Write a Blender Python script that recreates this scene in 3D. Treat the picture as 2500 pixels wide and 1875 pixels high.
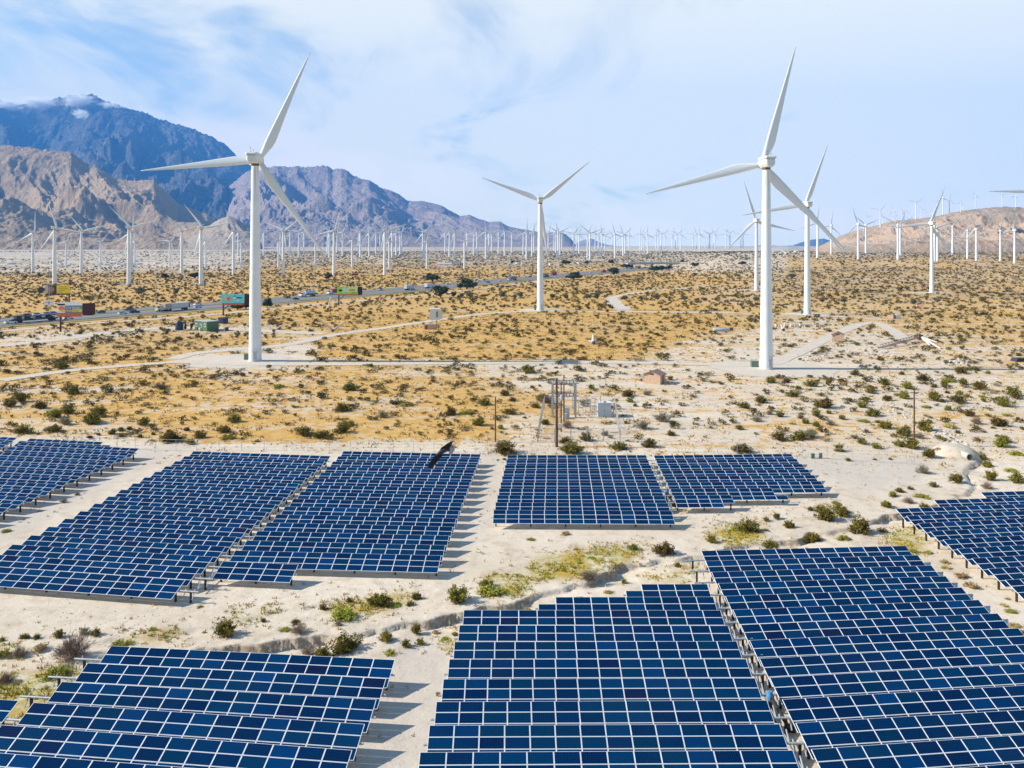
import bpy, bmesh, math, random
import numpy as np
from mathutils import Vector, Matrix, Euler
for o in list(bpy.data.objects): bpy.data.objects.remove(o)
SC = bpy.context.scene
COL = SC.collection
R = math.radians
rng = random.Random(7)
nr = np.random.RandomState(11)
# ---------------------------------------------------------------- camera, sky, sun, exposure
F, CX, HY, HC = 2000.0, 1250.0, 600.0, 35.0      # focal length / centre column / horizon row in photo pixels, camera height in m
cd = bpy.data.cameras.new('camera'); cam = bpy.data.objects.new('camera', cd); COL.objects.link(cam)
cam.location = (0, 0, HC); cam.rotation_euler = (R(90), 0, 0)
cd.sensor_width = 36; cd.lens = 36*F/2500; cd.shift_y = (HY-937.5)/2500
cd.clip_start = .5; cd.clip_end = 60000
SC.camera = cam
SUN_EL, SUN_DIR = R(33), Vector((1, -.02, 0)).normalized()     # the light travels towards +x
W = bpy.data.worlds.new('World'); SC.world = W; W.use_nodes = True
SC.view_settings.view_transform = 'Standard'; SC.view_settings.look = 'None'
SC.view_settings.gamma = 1; SC.view_settings.use_curve_mapping = False
SC.view_settings.exposure = .67
SC.cycles.max_bounces = 6; SC.cycles.diffuse_bounces = 2; SC.cycles.glossy_bounces = 2; SC.cycles.volume_bounces = 2
SC.cycles.transparent_max_bounces = 8; SC.cycles.use_denoising = True
SC.cycles.use_adaptive_sampling = True; SC.cycles.adaptive_threshold = .015
sl = bpy.data.lights.new('sun', 'SUN'); sun = bpy.data.objects.new('sun', sl); COL.objects.link(sun)
sl.energy = 5.0; sl.angle = R(.5); sl.color = (1, .925, .80)
ldir = Vector((SUN_DIR.x*math.cos(SUN_EL), SUN_DIR.y*math.cos(SUN_EL), -math.sin(SUN_EL)))
sun.rotation_euler = ldir.to_track_quat('-Z', 'Y').to_euler(); sun.location = (-80, 60, 120)

class NT:                                          # small helper for node trees
    def __init__(s, nt): s.t = nt; s.n = nt.nodes; s.l = nt.links
    def new(s, typ, **kw):
        n = s.n.new(typ)
        for k, v in kw.items():
            if k.startswith('i_'):
                key = k[2:]; key = int(key) if key.isdigit() else key
                n.inputs[key].default_value = v
            else: setattr(n, k, v)
        return n
    def link(s, a, b): s.l.new(a, b)
    def math(s, op, a, b=None, c=None, clamp=False):
        n = s.new('ShaderNodeMath', operation=op, use_clamp=clamp)
        for i, v in enumerate((a, b, c)):
            if v is None: continue
            if isinstance(v, (int, float)): n.inputs[i].default_value = v
            else: s.link(v, n.inputs[i])
        return n.outputs[0]
    def mix(s, f, a, b, typ='MIX'):
        n = s.new('ShaderNodeMix', data_type='RGBA', blend_type=typ)
        for i, v in ((0, f), (6, a), (7, b)):
            if isinstance(v, (int, float)): n.inputs[i].default_value = v
            elif isinstance(v, tuple): n.inputs[i].default_value = v if len(v) == 4 else (*v, 1)
            else: s.link(v, n.inputs[i])
        return n.outputs[2]
    def ramp(s, v, lo, hi, a=0., b=1.):
        n = s.new('ShaderNodeMapRange', interpolation_type='SMOOTHSTEP')
        n.inputs[1].default_value = lo; n.inputs[2].default_value = hi; n.inputs[3].default_value = a; n.inputs[4].default_value = b
        s.link(v, n.inputs[0]); return n.outputs[0]
    def noise(s, vec, scale, detail=4, rough=.55, dist=0., typ='FBM'):
        n = s.new('ShaderNodeTexNoise'); n.noise_type = typ
        n.inputs['Scale'].default_value = scale; n.inputs['Detail'].default_value = detail
        n.inputs['Roughness'].default_value = rough; n.inputs['Distortion'].default_value = dist
        if vec is not None: s.link(vec, n.inputs['Vector'])
        return n.outputs[0]
    def mapping(s, vec, scale=(1, 1, 1), loc=(0, 0, 0), rot=(0, 0, 0)):
        n = s.new('ShaderNodeMapping'); n.inputs['Scale'].default_value = scale
        n.inputs['Location'].default_value = loc; n.inputs['Rotation'].default_value = rot
        s.link(vec, n.inputs['Vector']); return n.outputs[0]

# sky: Nishita plus a veil of cirrus and a few low cumulus on the dome
w = NT(W.node_tree); w.n.clear()
out = w.new('ShaderNodeOutputWorld'); bg = w.new('ShaderNodeBackground'); w.link(bg.outputs[0], out.inputs[0])
sky = w.new('ShaderNodeTexSky', sky_type='NISHITA', sun_disc=False)
sky.sun_elevation = SUN_EL; sky.sun_rotation = math.atan2(-SUN_DIR.x, -SUN_DIR.y); sky.altitude = 300; sky.air_density = 1.0; sky.dust_density = .6; sky.ozone_density = 2.2
bg.inputs[1].default_value = .10
tc = w.new('ShaderNodeTexCoord'); sep = w.new('ShaderNodeSeparateXYZ'); w.link(tc.outputs['Generated'], sep.inputs[0])
X, Y, Z = sep.outputs
zz = w.math('ADD', w.math('MAXIMUM', Z, 0), .16)
cmb = w.new('ShaderNodeCombineXYZ'); w.link(w.math('DIVIDE', X, zz), cmb.inputs[0]); w.link(w.math('DIVIDE', Y, zz), cmb.inputs[1])
pv = w.mapping(cmb.outputs[0], (1.0, .55, 1), (3.1, 1.7, 0), (0, 0, R(-14)))
n1 = w.noise(pv, 1.9, 8, .58, .9)
n2 = w.noise(w.mapping(cmb.outputs[0], (.5, .22, 1), (8.3, 2.1, 0)), 1.6, 4, .5, .3)
cir = w.math('ADD', w.math('MULTIPLY', n1, .62), w.math('MULTIPLY', n2, .46))
side = w.math('MULTIPLY', w.math('ADD', X, .25), .10)
cir = w.math('ADD', cir, side)
cf = w.math('ADD', w.math('MULTIPLY', w.ramp(cir, .36, .56), .66), .32, clamp=True)
cf = w.math('MULTIPLY', w.math('MULTIPLY', cf, w.ramp(Z, .26, .55, 1, .06)), w.ramp(Y, -.35, .25, .35, 1))            # unseen parts of the veil, overhead and behind, thinned to cut fill light
lowc = w.new('ShaderNodeCombineXYZ'); w.link(w.math('DIVIDE', X, Y), lowc.inputs[0]); w.link(w.math('MULTIPLY', Z, 2.0), lowc.inputs[1])
n3 = w.noise(lowc.outputs[0], 9.0, 6, .52, .1)
env = w.math('MULTIPLY', w.ramp(Z, .006, .016), w.ramp(Z, .022, .085, 1, 0))
c3 = w.math('MULTIPLY', w.ramp(w.math('ADD', n3, w.math('MULTIPLY', env, .2)), .60, .74), env)
skyc = w.mix(cf, w.mix(1.0, sky.outputs[0], (.52, .84, .95), 'MULTIPLY'), (7.1, 7.05, 6.0))
az = w.math('DIVIDE', X, w.math('MAXIMUM', Y, .05)); bank = w.math('SUBTRACT', Z, w.math('SUBTRACT', .066, w.math('MULTIPLY', az, .15)))
env2 = w.math('MULTIPLY', w.math('MULTIPLY', w.ramp(w.math('ABSOLUTE', bank), .012, .042, 1, 0), w.ramp(az, -.50, -.38)), w.ramp(az, .02, -.12))
n4 = w.noise(w.mapping(lowc.outputs[0], (1.0, 1.1, 1), (4.4, 7.7, 0)), 9.5, 7, .6, .3)
c3 = w.math('MAXIMUM', c3, w.math('MULTIPLY', w.ramp(w.math('ADD', n4, w.math('MULTIPLY', env2, .18)), .46, .64), env2))
skyc = w.mix(w.math('MULTIPLY', c3, .9), skyc, (7.6, 7.2, 6.5))
w.link(skyc, bg.inputs[0])

# ---------------------------------------------------------------- numeric helpers
_perm = np.random.RandomState(3).permutation(512)
def _h(ix, iy): return _perm[(_perm[ix & 511] + iy) & 511]
def perlin(x, y):
    ix = np.floor(x).astype(int); iy = np.floor(y).astype(int); fx = x-ix; fy = y-iy
    u = fx*fx*fx*(fx*(fx*6-15)+10); v = fy*fy*fy*(fy*(fy*6-15)+10)
    def gr(a, b, dx, dy):
        an = _h(a, b)*(2*np.pi/512); return np.cos(an)*dx+np.sin(an)*dy
    a = gr(ix, iy, fx, fy); b = gr(ix+1, iy, fx-1, fy); c = gr(ix, iy+1, fx, fy-1); d = gr(ix+1, iy+1, fx-1, fy-1)
    return 1.5*((a+(b-a)*u)+((c+(d-c)*u)-(a+(b-a)*u))*v)
def fbm(x, y, o=5, g=.5):
    s = 0; a = 1
    for i in range(o): s = s+a*perlin(x+i*17.3, y-i*9.1); x = x*2.03; y = y*2.03; a *= g
    return s
def ridged(x, y, o=6, g=.5):
    s = 0; a = 1; w_ = 1
    for i in range(o):
        n = 1-np.abs(perlin(x+i*31.7, y+i*11.3)); n = n*n; s = s+a*n*w_; w_ = np.clip(n*1.6, 0, 1); x = x*2.1; y = y*2.1; a *= g
    return s
def sst(v, a, b):
    t = np.clip((v-a)/(b-a), 0, 1); return t*t*(3-2*t)
GT = np.array([(-80, 7.8), (0, 6.2), (30, 4.6), (48, 3.4), (70, 1.9), (101, .6), (130, 0), (250, 0), (700, 0), (1000, 1.5), (1800, 12), (2500, 17.5), (4000, 23), (7000, 27), (20000, 31)], float)
def g(x, y):
    x = np.asarray(x, float); y = np.asarray(y, float)
    z = np.interp(y, GT[:, 0], GT[:, 1])
    return z + 11*sst(y, 620, 1250)*sst(x/np.maximum(y, 1), .17, .28)*sst(-y, -2600, -1500)
def P(px, py, off=0.):
    """the ground point (raised by off) that a photo pixel looks at"""
    dx = (px-CX)/F; dz = -(py-HY)/F
    t = np.geomspace(15, 19000, 2500)
    f = HC+dz*t-g(dx*t, t)-off
    k = np.nonzero(f <= 0)[0]
    if len(k) == 0 or k[0] == 0: tt = 6000. if len(k) == 0 else t[0]
    else: i = k[0]; tt = t[i-1]+(t[i]-t[i-1])*f[i-1]/(f[i-1]-f[i])
    return Vector((dx*tt, tt, HC+dz*tt))
def PD(px, py, d): return Vector(((px-CX)/F*d, d, HC-(py-HY)/F*d))
D2 = 2500/2212
def Pd(x, y, off=0.): return P(x*D2, y*D2, off)
def crop(x0, y0, s): return lambda x, y: (x0+x/s, y0+y/s)
K1 = crop(0, 1040, 3.456); K2 = crop(600, 1040, 3.456); K3 = crop(1180, 1080, 2.514); K4 = crop(0, 1440, 3.814); K5 = crop(500, 1440, 3.814)
K6 = crop(1000, 1440, 3.814); K7 = crop(1500, 1300, 2.886); K8 = crop(1920, 1180, 2.386); KA = crop(0, 1040, 6.144)
V1 = crop(0, 200, 2.765); V2 = crop(500, 350, 2.765); V3 = crop(1100, 350, 2.765); V4 = crop(1700, 350, 2.765); V5 = crop(0, 650, 4.424); V6 = crop(450, 650, 4.424)
V7 = crop(1150, 880, 4.424); V8 = crop(1800, 750, 3.16); VN = crop(1000, 480, 4.424); VR = crop(1980, 440, 4.254); VT = crop(1000, 600, 4.424); VU = crop(1450, 600, 4.424)
def poly_dist(x, y, pts):
    """signed distance (positive on the camera's side for lines drawn left to right) of arrays to a polyline"""
    best = np.full(x.shape, 1e9); sg = np.ones(x.shape)
    for a, b in zip(pts[:-1], pts[1:]):
        vx, vy = b[0]-a[0], b[1]-a[1]; L2 = vx*vx+vy*vy+1e-9
        t = np.clip(((x-a[0])*vx+(y-a[1])*vy)/L2, 0, 1)
        ex = x-a[0]-t*vx; ey = y-a[1]-t*vy; d = np.hypot(ex, ey); m = d < best
        best = np.where(m, d, best); sg = np.where(m, np.sign(-(vx*ey-vy*ex)), sg)
    return best, sg

# ---------------------------------------------------------------- object helpers
ID = Matrix.Identity(4)
def tag(o, label=None, cat=None, group=None, kind=None):
    if label: o['label'] = label
    if cat: o['category'] = cat
    if group: o['group'] = group
    if kind: o['kind'] = kind
    return o
def empty(name, loc, label, cat, group=None, rz=0.):
    o = bpy.data.objects.new(name, None); COL.objects.link(o); o.location = loc; o.rotation_euler = (0, 0, rz)
    o.empty_display_size = .3
    return tag(o, label, cat, group)
class MB:
    def __init__(s): s.v = []; s.f = []; s.m = []
    def face(s, pts, m=0):
        k = len(s.v); s.v += [tuple(p) for p in pts]; s.f.append(tuple(range(k, k+len(pts)))); s.m.append(m); return s
    def raw(s, v, f, m=0):
        k = len(s.v); s.v += [tuple(p) for p in v]; s.f += [tuple(i+k for i in q) for q in f]; s.m += [m]*len(f); return s
    def box(s, c, d, M=None, m=0, tx=1., ty=1.):
        hx, hy, hz = d[0]/2, d[1]/2, d[2]/2
        vs = [Vector((c[0]+a*hx*(tx if e > 0 else 1), c[1]+b*hy*(ty if e > 0 else 1), c[2]+e*hz)) for e in (-1, 1) for a, b in ((-1, -1), (1, -1), (1, 1), (-1, 1))]
        if M is not None: vs = [M @ q for q in vs]
        return s.raw(vs, [(3, 2, 1, 0), (4, 5, 6, 7), (0, 1, 5, 4), (1, 2, 6, 5), (2, 3, 7, 6), (3, 0, 4, 7)], m)
    def tube(s, a, b, r0, r1=None, n=8, m=0, cap=True):
        a = Vector(a); b = Vector(b); r1 = r0 if r1 is None else r1
        q = (b-a).to_track_quat('Z', 'Y'); vs = []
        for p, r in ((a, r0), (b, r1)):
            for i in range(n): vs.append(p+q @ Vector((r*math.cos(2*math.pi*i/n), r*math.sin(2*math.pi*i/n), 0)))
        fs = [(i, (i+1) % n, n+(i+1) % n, n+i) for i in range(n)]
        if cap: fs += [tuple(range(n-1, -1, -1)), tuple(range(n, 2*n))]
        return s.raw(vs, fs, m)
    def lathe(s, prof, n=16, c=(0, 0, 0), m=0):
        vs = []; fs = []
        for r, z in prof:
            for i in range(n): vs.append((c[0]+r*math.cos(2*math.pi*i/n), c[1]+r*math.sin(2*math.pi*i/n), c[2]+z))
        for j in range(len(prof)-1):
            for i in range(n): fs.append((j*n+i, j*n+(i+1) % n, (j+1)*n+(i+1) % n, (j+1)*n+i))
        fs.append(tuple(range((len(prof)-1)*n, len(prof)*n))); fs.append(tuple(range(n-1, -1, -1)))
        return s.raw(vs, fs, m)
    def loft(s, rings, m=0, cap=True):
        n = len(rings[0]); vs = [p for r in rings for p in r]; fs = []
        for j in range(len(rings)-1):
            for i in range(n): fs.append((j*n+i, j*n+(i+1) % n, (j+1)*n+(i+1) % n, (j+1)*n+i))
        if cap: fs += [tuple(range(n-1, -1, -1)), tuple(range((len(rings)-1)*n, len(rings)*n))]
        return s.raw(vs, fs, m)
    def mesh(s, name, mats, smooth=False, angle=None):
        me = bpy.data.meshes.new(name); me.from_pydata(s.v, [], s.f)
        for q in (mats if isinstance(mats, (list, tuple)) else [mats]): me.materials.append(q)
        me.polygons.foreach_set('material_index', s.m)
        if smooth: me.polygons.foreach_set('use_smooth', [True]*len(s.f))
        bm = bmesh.new(); bm.from_mesh(me); bmesh.ops.recalc_face_normals(bm, faces=bm.faces); bm.to_mesh(me); bm.free()
        if smooth and angle: me.set_sharp_from_angle(angle=R(angle))
        me.update(); return me
    def obj(s, name, mats, parent=None, smooth=False, loc=None, angle=None):
        return link(name, s.mesh(name, mats, smooth, angle), parent, loc)
def link(name, me, parent=None, loc=None):
    o = bpy.data.objects.new(name, me); COL.objects.link(o)
    if parent is not None: o.parent = parent
    if loc is not None: o.location = loc
    return o
def npmesh(name, v, f, mats, mi=None, smooth=False):
    """a mesh from numpy arrays, all faces of one size"""
    me = bpy.data.meshes.new(name); nf, k = f.shape
    me.vertices.add(len(v)); me.vertices.foreach_set('co', np.ascontiguousarray(v, np.float32).ravel())
    me.loops.add(nf*k); me.loops.foreach_set('vertex_index', np.ascontiguousarray(f, np.int32).ravel())
    me.polygons.add(nf); me.polygons.foreach_set('loop_start', np.arange(0, nf*k, k, dtype=np.int32)); me.polygons.foreach_set('loop_total', np.full(nf, k, np.int32))
    for q in (mats if isinstance(mats, (list, tuple)) else [mats]): me.materials.append(q)
    if mi is not None: me.polygons.foreach_set('material_index', mi.astype(np.int32))
    me.polygons.foreach_set('use_smooth', np.full(nf, smooth))
    me.update(calc_edges=True); return me
def ordn(n):
    return '%d%s' % (n, 'th' if 10 <= n % 100 <= 20 else {1: 'st', 2: 'nd', 3: 'rd'}.get(n % 10, 'th'))

# ---------------------------------------------------------------- materials
MATS = {}
def mat(name, col, rough=.6, metal=0., var=0., vscale=3., col2=None, spec=.5, rnd=0., bump=0.):
    if name in MATS: return MATS[name]
    m = bpy.data.materials.new(name); m.use_nodes = True; t = NT(m.node_tree); b = t.n['Principled BSDF']
    b.inputs['Roughness'].default_value = rough; b.inputs['Metallic'].default_value = metal; b.inputs['Specular IOR Level'].default_value = spec
    c = None
    if var or col2:
        tcn = t.new('ShaderNodeTexCoord'); nz = t.noise(tcn.outputs['Object'], vscale, 6, .62)
        c2 = col2 or tuple(max(0, q*(1-var)) for q in col)
        c = t.mix(t.ramp(nz, .36, .64), (*col, 1), (*c2, 1))
        if bump:
            bp = t.new('ShaderNodeBump', i_Strength=bump); bp.inputs['Distance'].default_value = .1; t.link(nz, bp.inputs['Height']); t.link(bp.outputs[0], b.inputs['Normal'])
    if rnd:
        oi = t.new('ShaderNodeObjectInfo'); hs = t.new('ShaderNodeHueSaturation')
        hs.inputs['Color'].default_value = (*col, 1)
        if c is not None: t.link(c, hs.inputs['Color'])
        t.link(t.math('ADD', t.math('MULTIPLY', oi.outputs['Random'], rnd*2), 1-rnd), hs.inputs['Value']); c = hs.outputs[0]
    if c is None: b.inputs['Base Color'].default_value = (*col, 1)
    else: t.link(c, b.inputs['Base Color'])
    MATS[name] = m; return m
M_white = mat('turbine_white', (.80, .82, .85), .38, var=.07, vscale=.25)
M_blade = mat('blade_white', (.70, .725, .76), .4, var=.08, vscale=.2)
M_nac = mat('nacelle_white', (.72, .735, .74), .45, var=.10, vscale=.8)
M_stain = mat('oil_stain', (.16, .10, .04), .7, var=.5, vscale=2)
M_dark = mat('dark_gap', (.03, .03, .03), .8)
M_alu = mat('aluminium_frame', (.88, .90, .93), .4, spec=.5)
M_gal = mat('galvanised_steel', (.50, .52, .54), .45, .3, var=.2)
M_post = mat('rusty_post', (.055, .032, .020), .8, var=.4, vscale=4)
M_gsteel = mat('grey_steel', (.42, .44, .47), .55, var=.15)
M_wood = mat('pole_wood', (.16, .075, .04), .85, var=.4, vscale=5)
M_brown = mat('billboard_brown', (.10, .032, .018), .7, var=.35)
M_rust = mat('billboard_red', (.70, .15, .06), .6, var=.15)
M_asph = mat('asphalt', (.19, .19, .20), .85, var=.18, vscale=.2)
M_tyre = mat('tyre_black', (.02, .02, .02), .8)
M_glass = mat('vehicle_glass', (.02, .03, .04), .08)
M_line = mat('road_paint', (.75, .74, .70), .6)
def panel_glass():
    m = bpy.data.materials.new('solar_cells'); m.use_nodes = True; t = NT(m.node_tree); b = t.n['Principled BSDF']
    tcn = t.new('ShaderNodeTexCoord'); s = t.new('ShaderNodeSeparateXYZ'); t.link(tcn.outputs['Object'], s.inputs[0])
    def lines(v, n, wd):
        fr = t.math('FRACT', t.math('MULTIPLY', t.math('ADD', v, .5), n)); return t.math('LESS_THAN', t.math('ABSOLUTE', t.math('SUBTRACT', fr, .5)), wd)
    gl = t.math('MAXIMUM', lines(s.outputs[0], 12., .06), lines(s.outputs[1], 6., .06))
    oi = t.new('ShaderNodeObjectInfo'); cr = t.new('ShaderNodeValToRGB'); t.link(oi.outputs['Random'], cr.inputs[0])
    e = cr.color_ramp.elements; cr.color_ramp.interpolation = 'LINEAR'
    cols = [(0, (.0003, .018, .070)), (.2, (.0003, .010, .052)), (.42, (.0003, .023, .064)), (.62, (.0004, .029, .100)), (.8, (.0004, .009, .044)), (.93, (.0004, .032, .125)), (.975, (.002, .008, .046)), (1, (.005, .006, .036))]
    e[0].position, e[0].color = 0, (*cols[0][1], 1); e[1].position, e[1].color = 1, (*cols[-1][1], 1)
    for p_, c_ in cols[1:-1]: q = e.new(p_); q.color = (*c_, 1)
    dn = t.noise(t.new('ShaderNodeNewGeometry').outputs['Position'], .16, 4, .6)
    cc = t.mix(t.math('MULTIPLY', t.ramp(dn, .42, .70), .07), t.mix(t.math('MULTIPLY', gl, .42), cr.outputs[0], (.010, .085, .22)), (.03, .075, .14))     # a film of dust
    t.link(cc, b.inputs['Base Color'])
    b.inputs['Roughness'].default_value = .2; b.inputs['Specular IOR Level'].default_value = .06
    return m
M_cell = panel_glass()

# ================================================================ GROUND
GULLY = [(2112, 985), (2085, 1015), (2086, 1040), (2098, 1058), (2060, 1078), (1985, 1098), (1905, 1116), (1850, 1136), (1760, 1152), (1690, 1168), (1600, 1180), (1480, 1204), (1400, 1216), (1340, 1222), (1290, 1248), (1235, 1264), (1180, 1283), (1120, 1300), (1060, 1311), (960, 1330), (880, 1346), (800, 1360), (720, 1372), (640, 1378), (560, 1391), (500, 1396), (400, 1404)]
GW = [(p.x, p.y) for p in (Pd(*q) for q in GULLY[::-1])]
GULLY2 = [(0, 1418), (150, 1392), (320, 1372), (460, 1350), (600, 1318), (720, 1300), (820, 1288)]
GW2 = [(p.x, p.y) for p in (Pd(*q) for q in GULLY2)]
def gully(x, y):
    z = np.zeros(x.shape); m = (y > 45) & (y < 190) & (np.abs(x) < 130)
    if m.any():
        xx = x[m]+.9*perlin(x[m]*.35, y[m]*.35)+.22*perlin(x[m]*1.4, y[m]*1.4+9); yy = y[m]+.6*perlin(x[m]*.35+7, y[m]*.35)+.14*perlin(x[m]*1.4+4, y[m]*1.4)
        d, s = poly_dist(xx, yy, GW); sd = d*s
        am = .38+.5*sst(perlin(x[m]*.11, y[m]*.11+3), -.35, .45)
        q = -am*sst(sd, -.04, .24)*np.exp(-np.maximum(sd, 0)/4.5)
        d2, s2 = poly_dist(xx, yy, GW2); sd2 = d2*s2
        q = q-.22*sst(sd2, -.1, .5)*np.exp(-np.maximum(sd2, 0)/2.5)
        q = q+.07*fbm(x[m]*.5, y[m]*.5, 4)*sst(y[m], 40, 60)*np.exp(-np.minimum(d, 30)/9)
        z[m] = q
    return z
def zg(x, y):
    x = np.atleast_1d(np.asarray(x, float)); y = np.atleast_1d(np.asarray(y, float)); return g(x, y)+gully(x, y)
def z1(x, y): return float(zg(x, y)[0])
def gp(px, py):
    p = P(px, py); p.z = z1(p.x, p.y); return p
# -- what grows where, as an albedo map of the real ground (photo rows only used to find the places)
MW, MH = 553, 415
ys, xs = np.mgrid[0:MH, 0:MW]; XD = xs*4+2.; YD = ys*4+2.
def inside(poly):
    r = np.zeros(XD.shape, bool); n = len(poly)
    for i in range(n):
        (x1, y1), (x2, y2) = poly[i], poly[(i+1) % n]
        c = ((y1 > YD) != (y2 > YD)) & (XD < (x2-x1)*(YD-y1)/((y2-y1) if y2 != y1 else 1e-9)+x1); r ^= c
    return r
def blur(a, k):
    for ax in (0, 1):
        for _ in range(2):
            p = np.pad(a, [(k, k) if i == ax else (0, 0) for i in (0, 1)], 'edge'); c = np.cumsum(p, axis=ax)
            c = np.concatenate([np.zeros_like(np.take(c, [0], ax)), c], ax); n = a.shape[ax]
            a = (np.take(c, range(2*k+1, n+2*k+1), ax)-np.take(c, range(0, n), ax))/(2*k+1)
    return a
gold = np.where(YD < 960, .77, .0); gold[YD < 578] = .46; gold[YD < 548] = .15
gold[(YD > 578) & (YD < 775) & (XD < 1500)] = .90
gold[inside([(1500, 690), (1640, 600), (2212, 590), (2212, 800), (1700, 700)])] = .72
gold[inside([(1690, 545), (2212, 545), (2212, 640), (1500, 640)])] = .66
gold[inside([(0, 552), (520, 548), (520, 582), (0, 590)])] = .16
gold[inside([(1340, 560), (1700, 552), (1700, 590), (1420, 590)])] = .40
gold[inside([(1470, 735), (1700, 700), (1800, 690), (1960, 720), (2212, 745), (2212, 1000), (1050, 1000), (1050, 962), (1190, 930), (1290, 850), (1370, 790)])] = .42
gold[inside([(1080, 900), (1180, 900), (1150, 955), (1080, 955)])] = .35
gold[inside([(0, 946), (420, 957), (570, 972), (1060, 985), (1060, 1100), (0, 1100)])] = 0
gold[inside([(900, 786), (1500, 784), (1640, 795), (1500, 815), (1350, 838), (1240, 870), (1160, 850), (1000, 800)])] = .38
gold[inside([(1980, 735), (2212, 760), (2212, 800), (2050, 775)])] = .5
for q in ([(350, 780), (440, 756), (540, 752), (690, 735), (680, 760), (640, 796), (480, 802)], [(640, 776), (1000, 775), (1420, 776), (1420, 792), (1000, 796), (640, 797)], [(0, 720), (160, 712), (400, 700), (560, 704), (720, 714), (720, 724), (560, 722), (300, 722), (140, 745), (0, 756)], [(1560, 770), (1800, 745), (1960, 730), (1900, 760), (1700, 800), (1560, 800)],
          [(0, 838), (300, 826), (300, 834), (0, 850)], [(330, 866), (700, 872), (1060, 880), (1060, 890), (700, 884), (330, 876)], [(0, 905), (350, 902), (350, 912), (0, 916)]): m_ = inside(q); gold[m_] = np.minimum(gold[m_], .26)
green = np.zeros(XD.shape)
for q, v in (([(1150, 1212), (1290, 1192), (1420, 1184), (1330, 1216), (1240, 1242), (1150, 1246)], 1), ([(1040, 1250), (1140, 1246), (1140, 1275), (1050, 1286)], 1), ([(690, 1312), (790, 1300), (890, 1278), (900, 1296), (780, 1324), (700, 1330)], .9),
             ([(1530, 1150), (1650, 1130), (1650, 1165), (1540, 1172)], .9), ([(235, 1385), (340, 1366), (420, 1352), (400, 1370), (260, 1398)], .8), ([(0, 1460), (160, 1440), (200, 1475), (120, 1500), (40, 1560), (0, 1560)], .6), ([(60, 1480), (160, 1450), (120, 1520), (40, 1580)], .7),
             ([(1890, 1160), (1990, 1140), (2010, 1200), (1960, 1200)], .55), ([(1290, 1072), (1440, 1068), (1500, 1085), (1430, 1112), (1290, 1106)], .45), ([(1480, 1112), (1800, 1082), (1790, 1095), (1600, 1108)], .4), ([(950, 1365), (985, 1360), (985, 1420), (950, 1400)], .5), ([(0, 1390), (70, 1400), (60, 1425), (0, 1425)], .6),
             ([(1370, 1240), (1530, 1222), (1500, 1262), (1390, 1262)], .5), ([(480, 1330), (560, 1318), (690, 1300), (660, 1312), (500, 1345)], .8)): green[inside(q)] = np.maximum(green[inside(q)], v)
dark = np.where(YD < 580, .78, .12); dark[(XD < 520) & (YD < 590)] = .55; dark[inside([(0, 541), (500, 545), (520, 553), (0, 556)])] = .35; dark[inside([(520, 540), (1500, 536), (1500, 556), (900, 572), (520, 585)])] = .85
dark[inside([(1300, 534), (1700, 530), (1700, 556), (1300, 552)])] = .30; dark[inside([(1690, 548), (2212, 560), (2212, 650), (1600, 650)])] = .34
dark[YD > 650] = .0; dark[inside([(1340, 566), (1700, 556), (1700, 585), (1420, 588)])] = .12
pale = np.zeros(XD.shape); pale[inside([(0, 541), (500, 545), (520, 552), (0, 555)])] = .8; pale[inside([(0, 566), (520, 562), (520, 568), (0, 572)])] = .9
pale[inside([(0, 1000), (420, 955), (300, 1020), (0, 1180)])] = .9; pale[inside([(840, 1380), (1000, 1380), (920, 1659), (740, 1659)])] = .8
pale[inside([(1710, 985), (2000, 990), (1990, 1040), (1860, 1060), (1720, 1010)])] = 1.; pale[inside([(1000, 980), (1090, 985), (1060, 1140), (940, 1250)])] = .7
gold = np.where(YD < 600, blur(gold, 2), .5*blur(gold, 7)+.5*blur(gold, 2)); gold[YD > 1000] *= .6; gold = np.maximum(gold, np.where((YD > 1060) & (green < .1), .13, 0)); green = np.clip(blur(green, 4)*1.25, 0, 1); dark = blur(dark, 1); pale = blur(pale, 2)
def bil(a, u, v):
    u = np.clip(u/4-.5, 0, MW-1.01); v = np.clip(v/4-.5, 0, MH-1.01); i = u.astype(int); j = v.astype(int); fu = u-i; fv = v-j
    return a[j, i]*(1-fu)*(1-fv)+a[j, i+1]*fu*(1-fv)+a[j+1, i]*(1-fu)*fv+a[j+1, i+1]*fu*fv
def zones(x, y, z):
    yy = np.maximum(y, 5); u = (CX+F*x/yy)/D2; v = (HY+F*(HC-z)/yy)/D2
    return np.stack([bil(q, u, v) for q in (gold, green, dark, pale)], -1)
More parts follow.
